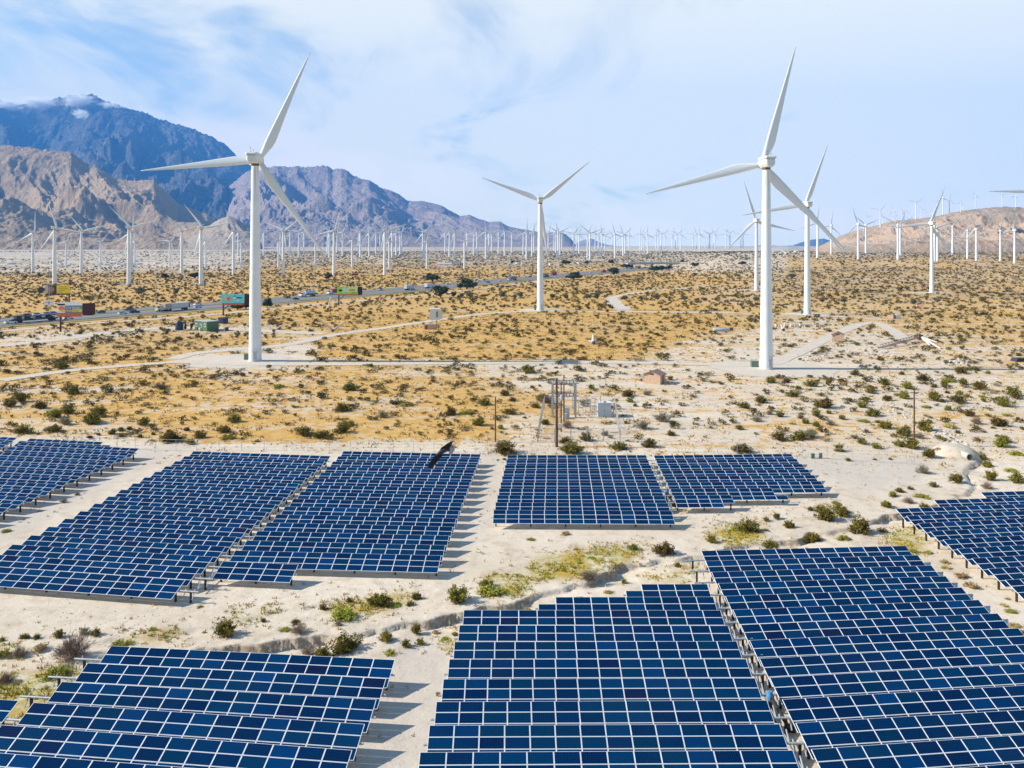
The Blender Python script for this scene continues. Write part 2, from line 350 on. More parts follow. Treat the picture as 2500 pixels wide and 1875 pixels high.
# -- mesh: rows fine near the camera, growing with distance
yr = np.concatenate([np.linspace(-60, 46, 40)[:-1], np.arange(46, 125, .26), np.arange(125, 200, .7), np.geomspace(200, 12500, 210)])
nc = 560; ur = np.linspace(-1, 1, nc); ur = np.sign(ur)*(np.abs(ur)*.86+.14*np.abs(ur)**5)
hw = np.where(yr < 60, 75., 0)+np.where(yr >= 60, 75+(yr-60)*.80, 0)
gx = ur[None, :]*hw[:, None]; gy = np.repeat(yr[:, None], nc, 1)
gz = zg(gx.ravel(), gy.ravel()); V = np.stack([gx.ravel(), gy.ravel(), gz], -1)
idx = np.arange(len(yr)*nc).reshape(len(yr), nc)
Fq = np.stack([idx[:-1, :-1], idx[:-1, 1:], idx[1:, 1:], idx[1:, :-1]], -1).reshape(-1, 4)
def ground_mat():
    m = bpy.data.materials.new('desert_ground'); m.use_nodes = True; t = NT(m.node_tree); b = t.n['Principled BSDF']
    at = t.new('ShaderNodeAttribute', attribute_name='zone'); s = t.new('ShaderNodeSeparateColor'); t.link(at.outputs['Color'], s.inputs[0])
    A = at.outputs['Alpha']; G, GR, DK = s.outputs
    geo = t.new('ShaderNodeNewGeometry'); pos = geo.outputs['Position']
    nb = t.noise(pos, .055, 6, .6); nm = t.noise(pos, .45, 6, .62); nf = t.noise(pos, 3.2, 5, .65)
    ns = t.noise(t.mapping(pos, (.018, .11, .1), (3, 1, 0), (0, 0, R(4))), 1., 5, .55, .6)
    big = t.noise(pos, .008, 5, .6)
    sand = t.mix(t.ramp(nb, .35, .65), (.70, .61, .495), (.61, .515, .40))
    sand = t.mix(t.math('MULTIPLY', t.ramp(nm, .46, .70), .55), sand, (.43, .335, .24))
    sand = t.mix(t.math('MULTIPLY', t.ramp(nf, .56, .74), .45), sand, (.35, .27, .19))
    sand = t.mix(t.math('MULTIPLY', A, .75), sand, t.mix(nf, (.57, .515, .455), (.48, .425, .37)))
    gcol = t.mix(t.ramp(nm, .38, .62), (.54, .292, .058), (.62, .40, .138))
    gcol = t.mix(t.math('MULTIPLY', t.ramp(nf, .5, .7), .6), gcol, (.40, .225, .065))
    gcol = t.mix(t.math('MULTIPLY', t.ramp(big, .46, .6), .35), gcol, (.52, .36, .19))
    thr = t.math('ADD', t.math('ADD', t.math('MULTIPLY', nb, .40), t.math('MULTIPLY', ns, .60)), t.math('MULTIPLY', t.math('SUBTRACT', nm, .5), .7))
    gf = t.ramp(t.math('SUBTRACT', t.math('ADD', G, .10), t.math('MULTIPLY', t.math('SUBTRACT', thr, .25), 2.05)), -.06, .34)
    gf = t.math('MULTIPLY', gf, t.ramp(G, .02, .12))
    c = t.mix(t.math('MULTIPLY', gf, .96), sand, gcol)
    grn = t.mix(t.ramp(nm, .4, .6), (.30, .28, .022), (.44, .29, .045))
    gg = t.math('MULTIPLY', t.ramp(t.math('ADD', t.math('MULTIPLY', nm, .6), t.math('MULTIPLY', nf, .4)), .36, .56), t.ramp(GR, .08, .7))
    c = t.mix(t.math('MULTIPLY', gg, .95), c, grn)
    grit = t.noise(pos, 11., 4, .7); trk = t.noise(t.mapping(pos, (.05, 1.3, .1), (0, 5, 0), (0, 0, R(-12))), 1., 4, .6, .4)
    c = t.mix(t.math('MULTIPLY', t.ramp(grit, .55, .72), .38), c, (.27, .205, .14))
    c = t.mix(t.math('MULTIPLY', t.ramp(trk, .58, .72), .22), c, (.40, .33, .25))
    v1 = t.new('ShaderNodeTexVoronoi', feature='F1'); v1.inputs['Scale'].default_value = .085; t.link(t.mapping(pos, (1, .55, 1)), v1.inputs['Vector'])
    sp = t.math('MULTIPLY', t.ramp(v1.outputs['Distance'], .40, .18), t.ramp(DK, .05, .5))
    c = t.mix(t.math('MULTIPLY', sp, .85), c, (.085, .062, .020))
    c = t.mix(t.math('MULTIPLY', t.math('MULTIPLY', DK, t.ramp(big, .38, .58)), .55), c, (.13, .095, .04))
    sn = t.new('ShaderNodeSeparateXYZ'); t.link(geo.outputs['Normal'], sn.inputs[0])
    c = t.mix(t.math('MULTIPLY', t.ramp(sn.outputs[2], .93, .72), t.ramp(nf, .25, .6)), c, (.36, .27, .18))        # browner on the steep cut banks
    t.link(c, b.inputs['Base Color']); b.inputs['Roughness'].default_value = .95; b.inputs['Specular IOR Level'].default_value = .1
    bp = t.new('ShaderNodeBump', i_Strength=.55); bp.inputs['Distance'].default_value = .25
    t.link(t.math('ADD', t.math('ADD', nm, t.math('MULTIPLY', nf, .35)), t.math('MULTIPLY', t.noise(pos, 11., 3, .7), .12)), bp.inputs['Height']); t.link(bp.outputs[0], b.inputs['Normal'])
    return m
me = npmesh('ground', V, Fq, ground_mat(), smooth=True)
za = zones(V[:, 0], V[:, 1], V[:, 2]); at = me.attributes.new('zone', 'FLOAT_COLOR', 'POINT'); at.data.foreach_set('color', za.astype(np.float32).ravel())
tag(link('ground', me), 'pale desert sand with golden dry grass and an eroded gully', kind='structure')

# ================================================================ ROADS
def dirt():
    m = bpy.data.materials.new('dirt_road'); m.use_nodes = True; t = NT(m.node_tree); b = t.n['Principled BSDF']
    pos = t.new('ShaderNodeNewGeometry').outputs['Position']; n = t.noise(pos, .35, 6, .6); f = t.noise(pos, 3, 4, .6)
    t.link(t.mix(t.ramp(f, .35, .7), t.mix(t.ramp(n, .35, .65), (.66, .59, .50), (.59, .52, .44)), (.50, .43, .35)), b.inputs['Base Color']); b.inputs['Roughness'].default_value = .95; b.inputs['Specular IOR Level'].default_value = .1
    return m
M_dirt = dirt()
def densify(pts, step):
    o = [pts[0]]
    for a, b in zip(pts[:-1], pts[1:]):
        k = max(1, int((Vector(b[:2])-Vector(a[:2])).length/step))
        o += [tuple(a[i]+(b[i]-a[i])*j/k for i in range(len(a))) for j in range(1, k+1)]
    return o
def smooth_line(pts, it=2):
    for _ in range(it):
        n = [pts[0]]
        for a, b in zip(pts[:-1], pts[1:]): n += [tuple(a[i]*.75+b[i]*.25 for i in range(len(a))), tuple(a[i]*.25+b[i]*.75 for i in range(len(a)))]
        pts = n+[pts[-1]]
    return pts
ROADS = []
def strip(name, pts, lift, m, off=0., step=4., wob=0., label=None, parent=None):
    """pts: (x, y, width) in metres"""
    pts = densify(smooth_line(pts), step); mb = MB(); L = []; Rr = []
    for i, p in enumerate(pts):
        a = pts[max(i-1, 0)]; b = pts[min(i+1, len(pts)-1)]; dx, dy = b[0]-a[0], b[1]-a[1]; q = math.hypot(dx, dy) or 1; nx, ny = -dy/q, dx/q
        cx, cy = p[0]+nx*off, p[1]+ny*off; wl = p[2]/2*(1+wob*perlin(np.array(cx*.12), np.array(cy*.12))); wr = p[2]/2*(1+wob*perlin(np.array(cx*.12+50), np.array(cy*.12)))
        L.append((cx+nx*wl, cy+ny*wl)); Rr.append((cx-nx*wr, cy-ny*wr))
    k = 4; vs = []
    for l, r in zip(L, Rr):
        for j in range(k+1): vs.append((l[0]+(r[0]-l[0])*j/k, l[1]+(r[1]-l[1])*j/k))
    a = np.array(vs); z = zg(a[:, 0], a[:, 1])+lift; v = np.column_stack([a, z]); n = len(L)
    ii = np.arange(n*(k+1)).reshape(n, k+1); f = np.stack([ii[:-1, :-1], ii[:-1, 1:], ii[1:, 1:], ii[1:, :-1]], -1).reshape(-1, 4)
    o = link(name, npmesh(name, v, f[:, ::-1], m), parent)
    if parent is None: tag(o, label, kind='structure')
    return pts
def wpts(l, w): return [(lambda p: (p.x, p.y, q[2] if len(q) > 2 else w))(Pd(q[0], q[1])) for q in l]
def road(l, w, label, lift=.07):
    p = wpts(l, w); ROADS.append((p, w)); strip('dirt_road', p, lift, M_dirt, wob=.25, label=label)
road([(372, 776), (425, 762), (500, 756), (590, 750), (660, 737), (720, 723), (800, 713), (900, 698), (1000, 683), (1080, 675), (1165, 672), (1300, 672.5), (1480, 675), (1640, 677), (1740, 681), (1860, 687), (1915, 691)], 5.5, 'grey dirt road past the mid turbine foot')
road([(0, 822), (150, 800), (300, 788), (400, 781), (480, 786), (600, 788), (800, 786.5), (1000, 785), (1200, 783.5), (1420, 784), (1650, 792), (1700, 775), (1765, 742), (1805, 722), (1850, 703), (1890, 694), (1925, 712), (1962, 738)], 5, 'sandy dirt road joining the two tall near turbines', .09)
road([(1352, 673, 9), (1335, 662, 10), (1318, 646, 9), (1330, 640, 6), (1400, 629, 6), (1480, 623, 5), (1530, 617, 4)], 7, 'short forked dirt road beyond the mid turbine', .11)
road([(0, 716), (160, 701), (320, 691), (480, 678), (640, 660), (780, 650), (900, 640), (1000, 628), (1100, 616), (1200, 604), (1300, 596), (1400, 588), (1500, 582), (1600, 576), (1650, 570)], 5, 'narrow frontage dirt road beside the highway')
road([(0, 748), (120, 735), (250, 716), (350, 709, 9), (440, 708, 9), (540, 713, 8), (640, 719), (700, 721)], 7, 'pale dirt yard road behind the green cabin')
road([(0, 605), (150, 602), (300, 602), (450, 606)], 3.5, 'thin service track among the valley turbines')
HWY = [(-150, 806), (0, 791.5), (226, 773.5), (500, 754.5), (662, 737.3), (800, 726), (950, 714), (1000, 707.5), (1181, 694), (1316, 679.8), (1450, 667.8), (1518, 660), (1600, 652), (1690, 645)]
hw_ = [(lambda p: (p.x, p.y, 14.))(P(*q)) for q in HWY]
# straighten the surveyed centreline a little
hp = np.array(hw_); cf_ = np.polyfit(hp[:, 1], hp[:, 0], 3); hw_ = [(float(np.polyval(cf_, y)), float(y), 14.) for y in np.linspace(330, hp[-1, 1], 26)]
ROADS.append((hw_, 44)); ROADS.append(([(x-10, y, w) for x, y, w in hw_], 36))
for k_, of, lb in ((0, -.6, 'near carriageway of the grey highway'), (1, 20.4, 'far carriageway of the grey highway')):
    strip('highway', hw_, .30, M_asph, of, 6, label=lb)
    for o_ in (-6.2, 6.2): strip('road_marking', [(x, y, .22) for x, y, w in hw_], .32, M_line, of+o_, 8, label='white edge line of the '+lb)
    dd = densify(smooth_line(hw_), 3); mb = MB(); acc = 0
    for i, (a, b) in enumerate(zip(dd[:-1], dd[1:])):
        if i % 4: continue
        d = Vector((b[0]-a[0], b[1]-a[1])).normalized(); n = Vector((-d.y, d.x))
        for o_ in (-1.75, 1.75):
            c = [Vector(a[:2])+n*(of+o_-.1), Vector(a[:2])+n*(of+o_+.1), Vector(b[:2])+n*(of+o_+.1), Vector(b[:2])+n*(of+o_-.1)]
            mb.face([(q.x, q.y, z1(q.x, q.y)+.33) for q in c])
    tag(mb.obj('road_marking', M_line), 'dashed lane lines of the '+lb, kind='structure')
M_verge = mat('verge_grass', (.17, .155, .05), .95, var=.45, vscale=.3, col2=(.30, .22, .10))
strip('highway_median', [(x, y, 5.5) for x, y, w in hw_], .2, M_verge, 10.0, 6, .2, label='dark scrubby median between the two carriageways')
strip('verge', [(x, y, 9) for x, y, w in hw_], .16, M_verge, -12.6, 6, .3, label='olive grass verge along the near carriageway')
strip('verge', [(x, y, 6) for x, y, w in hw_], .16, M_verge, 31, 6, .3, label='olive grass verge beyond the far carriageway')
def on_hwy(px, py, off):
    """a point on a carriageway (offset from the near centreline) with the road's heading, at the photo column px"""
    best = None
    dd = densify(smooth_line(hw_), 1.)
    for a, b in zip(dd[:-1], dd[1:]):
        d = Vector((b[0]-a[0], b[1]-a[1])).normalized(); x = a[0]-d.y*off; y = a[1]+d.x*off; u = CX+F*x/y
        if best is None or abs(u-px) < best[0]: best = (abs(u-px), x, y, math.atan2(d.y, d.x))
    return Vector((best[1], best[2], z1(best[1], best[2])+.31)), best[3]
def pad(x, y, rx, ry, label):
    mb = MB(); n = 40; pts = []
    for i in range(n):
        a = 2*math.pi*i/n; k = 1+.16*float(perlin(np.array(math.cos(a)*2+x), np.array(math.sin(a)*2+y))); pts.append((x+rx*k*math.cos(a), y+ry*k*math.sin(a)))
    vs = [(x, y, z1(x, y)+.05)]+[(p[0], p[1], z1(*p)+.05) for p in pts]
    mb.raw(vs, [(0, 1+i, 1+(i+1) % n) for i in range(n)])
    tag(mb.obj('gravel_pad', M_dirt), label, kind='structure'); ROADS.append(([(x-rx*.5, y, 1), (x+rx*.5, y, 1)], 2*ry*.8))

# ================================================================ MOUNTAINS
def rock(name, c1, c2, c3, scale, veg=.5, dk=(.03, .035, .02), bump=1.):
    m = bpy.data.materials.new(name); m.use_nodes = True; t = NT(m.node_tree); b = t.n['Principled BSDF']
    geo = t.new('ShaderNodeNewGeometry'); pos = geo.outputs['Position']; n = t.noise(pos, 1/scale, 8, .65); f = t.noise(pos, 9/scale, 6, .7); h = t.noise(pos, 42/scale, 4, .7)
    c = t.mix(t.ramp(n, .38, .62), c1, c2); c = t.mix(t.ramp(f, .42, .66), c, c3)
    c = t.mix(t.math('MULTIPLY', t.ramp(t.math('ADD', t.math('MULTIPLY', h, .6), t.math('MULTIPLY', f, .4)), .55-.2*veg, .70-.2*veg), min(1, veg*1.3)), c, dk)
    t.link(c, b.inputs['Base Color']); b.inputs['Roughness'].default_value = .95; b.inputs['Specular IOR Level'].default_value = .05
    bp = t.new('ShaderNodeBump', i_Strength=bump); bp.inputs['Distance'].default_value = scale*.05
    t.link(t.math('ADD', f, t.math('MULTIPLY', h, .35)), bp.inputs['Height']); t.link(bp.outputs[0], b.inputs['Normal'])
    return m
def mountain(name, label, sil, D, depth, m, seed, amp, lam, nu=340, nt=150, rough=.012, pw=1.0, back=.5, base_sink=20, ang=.65, w2=.28):
    s = np.array(sil, float); us = np.linspace(s[0, 0], s[-1, 0], nu); top = np.interp(us, s[:, 0], s[:, 1])
    ts = np.concatenate([np.linspace(0, 1, nt), 1+np.linspace(0, back, nt//5+1)[1:]])
    U, T = np.meshgrid(us, ts); dist = (D-depth)+T*depth; Xw = (U-CX)/F*dist; Yw = dist
    zr = HC+(HY-top)/F*D; zr = zr[None, :]
    zb = g(Xw, np.minimum(Yw, 15000))-base_sink
    hh = np.maximum(zr-zb, 1)
    Tf = np.clip(T, 0, 1); prof = np.where(T <= 1, Tf**pw, 1-np.clip(T-1, 0, 9)*.9)
    wx = Xw+lam*.35*perlin(Xw/lam*.8+seed, Yw/lam*.8); wy = Yw+lam*.35*perlin(Xw/lam*.8, Yw/lam*.8+seed)
    ca, sa = math.cos(ang), math.sin(ang); rx, ry = wx*ca+wy*sa, -wx*sa+wy*ca
    r1 = np.clip((ridged(rx/lam+seed, ry/(lam*2.4)-seed, 6, .5)-.35)/1.25, 0, 1); r2 = np.clip((ridged(rx/(lam*.36)+seed*2, ry/(lam*.75)-seed, 5, .45)-.35)/1.25, 0, 1)
    carve = (1-r1)*.80+(1-r2)*w2
    fine = fbm(Xw/(lam*.22)+seed, Yw/(lam*.3), 5, .55)
    bell = np.sin(np.pi*Tf**.85)**1.25*(T <= 1)
    z = zb+hh*prof*(1-amp*carve*bell)+hh*.035*fine*bell
    z = z+hh*rough*1.3*fbm(Xw/(lam*.12)+seed, Yw/(lam*.16)+seed, 4, .6)*np.clip(1.15-T, 0, 1)**.3+hh*rough*.8*fbm(U/7.+seed, T*60+seed, 3, .6)*np.exp(-((T-1)/.03)**2)
    lim = HC+(zr-HC)/D*dist*(.995-.10*(1-Tf)); z = np.where(T < 1, np.minimum(z, lim-(z > lim)*0), z)
    z = np.maximum(z, zb-5); e = np.minimum(np.arange(nu), np.arange(nu)[::-1])/8.; z = zb+(z-zb)*np.clip(e, 0, 1)[None, :]
    V = np.stack([Xw.ravel(), Yw.ravel(), z.ravel()], -1); ii = np.arange(U.size).reshape(U.shape)
    f = np.stack([ii[:-1, :-1], ii[:-1, 1:], ii[1:, 1:], ii[1:, :-1]], -1).reshape(-1, 4)
    o = tag(link(name, npmesh(name, V, f, m, smooth=True)), label, kind='structure')
    return lambda px, t: (lambda i, j: Vector(V[ii[j, i]]))(int(np.clip(np.searchsorted(us, px), 0, nu-1)), int(np.clip(np.searchsorted(ts, t), 0, len(ts)-1)))
M_big = rock('cloud_shadow_rock', (.15, .14, .13), (.055, .07, .065), (.30, .26, .24), 900, .55, (.014, .026, .024))  # cloud shadow put into the dark albedo, sunlit patches into the paler tone
M_mid = rock('purple_rock', (.40, .31, .27), (.30, .24, .22), (.46, .37, .31), 600, .40, (.06, .06, .055))
M_tan = rock('tan_rock', (.46, .33, .205), (.36, .26, .165), (.51, .38, .25), 420, .26, (.10, .085, .055))
M_pale = rock('pale_rock', (.42, .35, .28), (.34, .28, .22), (.45, .38, .31), 160, .25, (.12, .10, .06))
M_hill = rock('badland_rock', (.50, .32, .19), (.36, .29, .235), (.46, .39, .33), 110, .42, (.17, .125, .07), .7)
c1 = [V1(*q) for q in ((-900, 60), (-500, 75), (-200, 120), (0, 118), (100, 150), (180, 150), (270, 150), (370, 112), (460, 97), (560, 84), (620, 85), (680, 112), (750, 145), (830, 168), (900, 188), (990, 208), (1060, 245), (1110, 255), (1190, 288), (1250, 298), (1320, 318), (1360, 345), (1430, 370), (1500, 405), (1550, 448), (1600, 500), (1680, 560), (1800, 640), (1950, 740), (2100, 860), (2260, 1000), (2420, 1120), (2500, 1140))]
mountain('mountain', 'tall dark blue mountain with painted-in cloud shadow and cloud wisps at its summit', c1, 13000, 6200, M_big, 5.3, .92, 1700, 700, 320, pw=.88)
c2 = [V1(1180, 1120), V1(1300, 1000), V1(1420, 850), V1(1550, 700), V1(1660, 610), V1(1720, 585), V2(360, 190)]+[V2(*q) for q in ((400, 165), (470, 155), (560, 160), (620, 155), (640, 162), (700, 160), (760, 152), (830, 153), (862, 175), (920, 168), (960, 183), (1000, 215), (1060, 240), (1110, 244), (1160, 278), (1190, 303), (1260, 318), (1310, 345), (1370, 388), (1460, 390), (1530, 403), (1600, 420), (1660, 455), (1720, 488), (1790, 482), (1850, 508), (1920, 530), (1990, 528), (2050, 560), (2110, 572), (2200, 590))]+[V3(*q) for q in ((640, 603), (700, 600), (760, 603), (810, 640), (840, 680), (870, 706))]
mountain('mountain', 'purple grey ridge sloping down behind the valley turbines', c2, 9800, 3600, M_mid, 9.1, .74, 980, 760, 280, pw=.85)
c3 = [V3(*q) for q in ((780, 712), (830, 690), (862, 665), (900, 652), (935, 640), (960, 645), (1000, 665), (1050, 682), (1130, 698), (1170, 706), (1200, 714))]
mountain('mountain', 'low pinkish hill at the foot of the purple ridge', c3, 12300, 1100, M_mid, 2.2, .5, 500, 120, 50)
c4 = [V1(*q) for q in ((-700, 420), (-300, 380), (0, 428), (90, 432), (200, 446), (330, 460), (400, 470), (480, 474), (540, 518), (600, 560), (650, 570), (700, 600), (760, 636), (830, 660), (900, 670), (960, 660), (1040, 664), (1090, 718), (1150, 770), (1200, 820), (1260, 845), (1330, 868), (1400, 890), (1450, 935), (1520, 1010), (1600, 1090), (1700, 1150))]
mountain('mountain', 'tan bare mountain with folded spurs under the dark peak', c4, 5400, 2300, M_tan, 4.4, .78, 760, 760, 340, pw=.92)
c5 = [V1(*q) for q in ((1040, 1150), (1150, 1110), (1250, 1070), (1340, 1020), (1420, 965), (1480, 925), (1540, 903), (1600, 925), (1660, 965), (1700, 990), (1760, 1080), (1800, 1150))]
mountain('hill', 'small pale sandy hill just left of the tall turbine tower', c5, 3600, 500, M_pale, 7.7, .35, 180, 160, 80, base_sink=8)
c6 = [V4(*q) for q in ((380, 690), (520, 690), (560, 693), (650, 690), (700, 670), (780, 650), (860, 642), (900, 655), (960, 690), (1050, 700))]
M_far = rock('far_rock', (.16, .16, .17), (.12, .13, .14), (.2, .19, .19), 800, .5, (.06, .07, .07))
mountain('hill', 'low far blue hills on the horizon beside the peach hill', c6, 13300, 900, M_far, 3.1, .5, 500, 160, 40)
c7 = [VR(*q) for q in ((-60, 722), (40, 700), (110, 672), (180, 640), (280, 588), (350, 560), (430, 533), (520, 508), (600, 488), (720, 458), (820, 430), (900, 418), (1000, 408), (1150, 398), (1220, 385), (1300, 374), (1380, 358), (1450, 340), (1560, 322), (1640, 308), (1700, 300), (1800, 290), (1900, 280), (2010, 275), (2120, 280), (2250, 292), (2600, 330), (2900, 380))]
hillpt = mountain('hill', 'peach eroded badland hill carrying small turbines along its crest', c7, 2250, 620, M_hill, 6.6, .62, 150, 900, 300, .01, .55, .9, 6, .3, .52)

# ================================================================ WIND TURBINES
def blade_mesh():
    secs = [(0, .021, .021, 0, 0), (.045, .021, .021, 0, 0), (.09, .027, .018, .005, 12), (.15, .037, .013, .013, 13), (.21, .040, .0105, .016, 11), (.30, .036, .009, .013, 8), (.45, .0285, .007, .009, 5), (.62, .0205, .005, .005, 3), (.78, .0135, .0036, .002, 1), (.91, .0078, .0022, 0, 0), (.98, .004, .0014, -.001, 0), (1, .0012, .0008, -.002, 0)]
    rings = []
    for r, a, b, off, tw in secs:
        ring = []
        for i in range(16):
            t = 2*math.pi*i/16; x = a*math.cos(t); y = b*math.sin(t)*(1-.35*math.cos(t) if r > .1 else 1); c, s = math.cos(R(tw)), math.sin(R(tw))
            ring.append(Vector((x*c-y*s+off, x*s+y*c, r)))
        rings.append(ring)
    return MB().loft(rings).mesh('blade', M_blade, True)
ME_blade = blade_mesh()
def streaks(m, z0, z1_, amt, col):
    t = NT(m.node_tree); b = t.n['Principled BSDF']; src = b.inputs['Base Color'].links[0].from_socket; tcn = t.new('ShaderNodeTexCoord'); sp = t.new('ShaderNodeSeparateXYZ'); t.link(tcn.outputs['Object'], sp.inputs[0])
    n = t.noise(t.mapping(tcn.outputs['Object'], (2.2, 2.2, .05)), 1., 5, .6); f = t.math('MULTIPLY', t.math('MULTIPLY', t.ramp(sp.outputs[2], z0, z1_), t.ramp(n, .44, .66)), amt)
    t.link(t.mix(f, src, col), b.inputs['Base Color'])
streaks(M_white, 44, 58.2, .62, (.33, .25, .15)); streaks(M_white, 9, .3, .45, (.42, .37, .30))
def tower_mesh():
    prof = [(2.02, -1.0), (2.02, .35), (1.88, .36), (1.86, 2)]+[(1.86-(.74)*(z/57.)**1.05, z) for z in (8, 15, 19.9, 20, 20.05, 28, 38.9, 39, 39.05, 48, 57)]+[(1.0, 58.1)]
    mb = MB().lathe(prof, 40); return mb.mesh('tower', M_white, True, 40)
def door_mesh():
    mb = MB()
    mb.box((0, -1.9, 1.9), (.95, .22, 2.2)); mb.box((0, -2.15, .45), (1.1, .7, .12)); mb.box((.45, -2.45, .9), (.05, .05, 1.1)); mb.box((-.45, -2.45, .9), (.05, .05, 1.1))
    for a in range(12):
        t = R(a*30); mb.box((.75*math.cos(t), -1.93, 3.0+.75*math.sin(t)), (.16, .2, .16))
    return mb.mesh('entrance_door', M_gal)
def nacelle_mesh():
    mb = MB()
    def ring(y, w, h, zc): return [Vector((a*w, y, zc+b*h)) for a, b in ((-1, -.35), (-.62, -1), (.62, -1), (1, -.35), (1, 1), (-1, 1))]
    mb.loft([ring(-4.1, 1.05, .8, 59.75), ring(-3.7, 1.42, 1.2, 59.85), ring(2.3, 1.5, 1.3, 59.9), ring(2.7, 1.2, 1.1, 59.9)], 0)
    def lid(y, w, a, b): return [Vector((-w, y, a)), Vector((w, y, a)), Vector((w*.93, y, b)), Vector((-w*.93, y, b))]
    mb.loft([lid(-4.35, 1.25, 61.1, 61.45), lid(-4.0, 1.68, 61.05, 61.75), lid(2.4, 1.68, 61.05, 61.8), lid(2.75, 1.3, 61.1, 61.5)], 0)
    mb.loft([lid(-3.6, 1.46, 60.98, 61.06), lid(2.2, 1.46, 60.98, 61.06)], 1)
    mb.lathe([(1.16, 58.05), (1.16, 58.75)], 20, m=2)
    mb.tube((-.5, -3, 61.7), (-.5, -3, 63.4), .05, m=1); mb.tube((.4, -3, 61.7), (.4, -3, 62.7), .05, m=1); mb.box((-.5, -3, 63.3), (.5, .05, .05), m=1)
    return mb.mesh('nacelle', [M_nac, M_dark, M_stain])
def hub_mesh():
    mb = MB(); n = 16; rings = []
    for r, y in ((1.15, -1.0), (1.35, -.6), (1.35, .6), (1.1, 1.2), (.55, 1.6), (.1, 1.7)): rings.append([Vector((r*math.cos(2*math.pi*i/n), y, r*math.sin(2*math.pi*i/n))) for i in range(n)])
    return mb.loft(rings).mesh('hub', M_nac, True, 50)
ME_tw, ME_dr, ME_nc, ME_hb = tower_mesh(), door_mesh(), nacelle_mesh(), hub_mesh()
def turbine(base, hub_h, Rpx, ang, label, group='tall white wind turbines', yaw=0., door=True, tw=1.):
    """hub_h in m, Rpx the blade length in m, ang the clockwise angle of one blade from vertical"""
    s = hub_h/60.; t = empty('wind_turbine', base, label, 'wind turbine', group, R(yaw))
    o = link('tower', ME_tw, t); o.scale = (s*tw, s*tw, s)
    o = link('nacelle', ME_nc, t); o.scale = (s, s, s)
    if door: o = link('entrance_door', ME_dr, t); o.scale = (s, s, s); o.rotation_euler = (0, 0, R(16))
    h = link('hub', ME_hb, t, (0, 3.9*s, 60*s)); h.scale = (s, s, s)
    for k in range(3):
        b = link('blade', ME_blade, t, (0, 3.9*s, 60*s)); b.scale = (Rpx,)*3; b.rotation_euler = (0, R(ang+120*k), 0)
    return t
def big_turbine(bx, by, hy, tip, label, padr=None, yaw=0, Rmul=1.):
    p = gp(bx, by); sc = p.y/F; hub = (by-hy)*sc
    hx = CX+F*p.x/(p.y+3.9*hub/60.); rr = math.hypot(tip[0]-hx, hy-tip[1])*(p.y+3.9*hub/60)/F
    if padr: pad(p.x+(padr[2] if len(padr) > 2 else 0), p.y, padr[0], padr[1], 'sandy gravel pad round '+label)
    return turbine(p, hub, rr*Rmul, math.degrees(math.atan2(tip[0]-hx, hy-tip[1])), label, yaw=yaw)
TURB_XY = []
big_turbine(623, 881, 389, (757, 126), 'tall white wind turbine with oil stained nacelle, tower in front of the blue billboard', (15, 17, -4))
big_turbine(1871, 900, 398, (1943, 111), 'tallest white wind turbine, blades crossing the sky beside the brick utility hut', (17, 17, 2))
big_turbine(1319, 757, 489, (1440, 393), 'white wind turbine mid-plain with its rotor shaped like a Y', (12, 10))
big_turbine(1971, 767, 500, (2021, 353), 'white wind turbine partly behind the blade tip of the tallest turbine', (12, 10))
big_turbine(1847, 709, 539, (1816, 441), 'slender white wind turbine half hidden behind the tallest tower', (14, 10))
big_turbine(2275, 715, 546, (2309, 453), 'white wind turbine alone on the scrubby plain below the peach hill', (16, 10))
p = P(2612, 800); turbine(p, 58, 33, 271, 'white wind turbine whose single blade tip reaches over the peach hill')
# -- the field of turbines across the valley: towers, nacelles and blades of their own while they are large enough
def field_turbine(bx, by, hy, ang, label, group, yaw=None, hmax=75):
    p = P(bx, by); hub = min((by-hy)*p.y/F, hmax); TURB_XY.append((p.x, p.y))
    return turbine(p, hub, hub*.545, ang if ang is not None else rng.uniform(0, 120), label, group, rng.uniform(-9, 9) if yaw is None else yaw, False, 1.22)
LF = [(222, 1290, 1015, 2), (368, 1368, 985, -20.6), (446, 1250, 1080, 20), (549, 1297, 1005, -43.5), (678, 1250, 1080, 38.7), (870, 1370, 982, -46), (888, 1290, 1010, 0), (910, 1250, 1072, -7), (1146, 1258, 1078, -82), (1227, 1295, 1005, -47), (1357, 1375, 985, -40), (1388, 1255, 1070, -23), (1577, 1300, 1003, -24), (1608, 1170, 1015, None), (1629, 1255, 1075, 25), (1780, 1172, 1012, None), (1880, 1252, 1072, -45), (1912, 1300, 1005, 53), (1892, 1160, 1020, None), (1957, 1172, 1010, -60), (2017, 1188, 1010, None), (2051, 1160, 1015, None), (2128, 1252, 1075, 30)]
lf = sorted([(*V1(x, y), V1(x, h)[1], a) for x, y, h, a in LF])
M2 = [(829, 748, 600, None), (841, 772, 600, None), (872, 890, 590, 17), (893, 740, 605, None), (930, 760, 600, 20), (995, 840, 650, -10), (1037, 740, 600, None), (1049, 773, 595, None), (1109, 763, 603, -20), (1155, 745, 603, None), (1183, 740, 603, None), (1215, 887, 590, -47), (1244, 843, 660, -20), (1264, 775, 598, None), (1291, 760, 605, None), (1318, 750, 605, None), (1329, 740, 600, None), (1472, 775, 605, -20), (1481, 775, 600, 40), (1499, 848, 660, 130), (1622, 740, 605, -20), (1652, 765, 600, -25), (1686, 775, 600, 80), (1753, 850, 660, 65), (1770, 740, 603, None), (1815, 752, 605, 10), (1838, 765, 605, -20), (1897, 778, 595, None), (1917, 740, 603, None), (1936, 730, 605, None), (1983, 750, 605, -40), (2024, 763, 600, -20), (2072, 742, 605, 55)]
m2 = [(*V2(x, y), V2(x, h)[1], a) for x, y, h, a in M2]
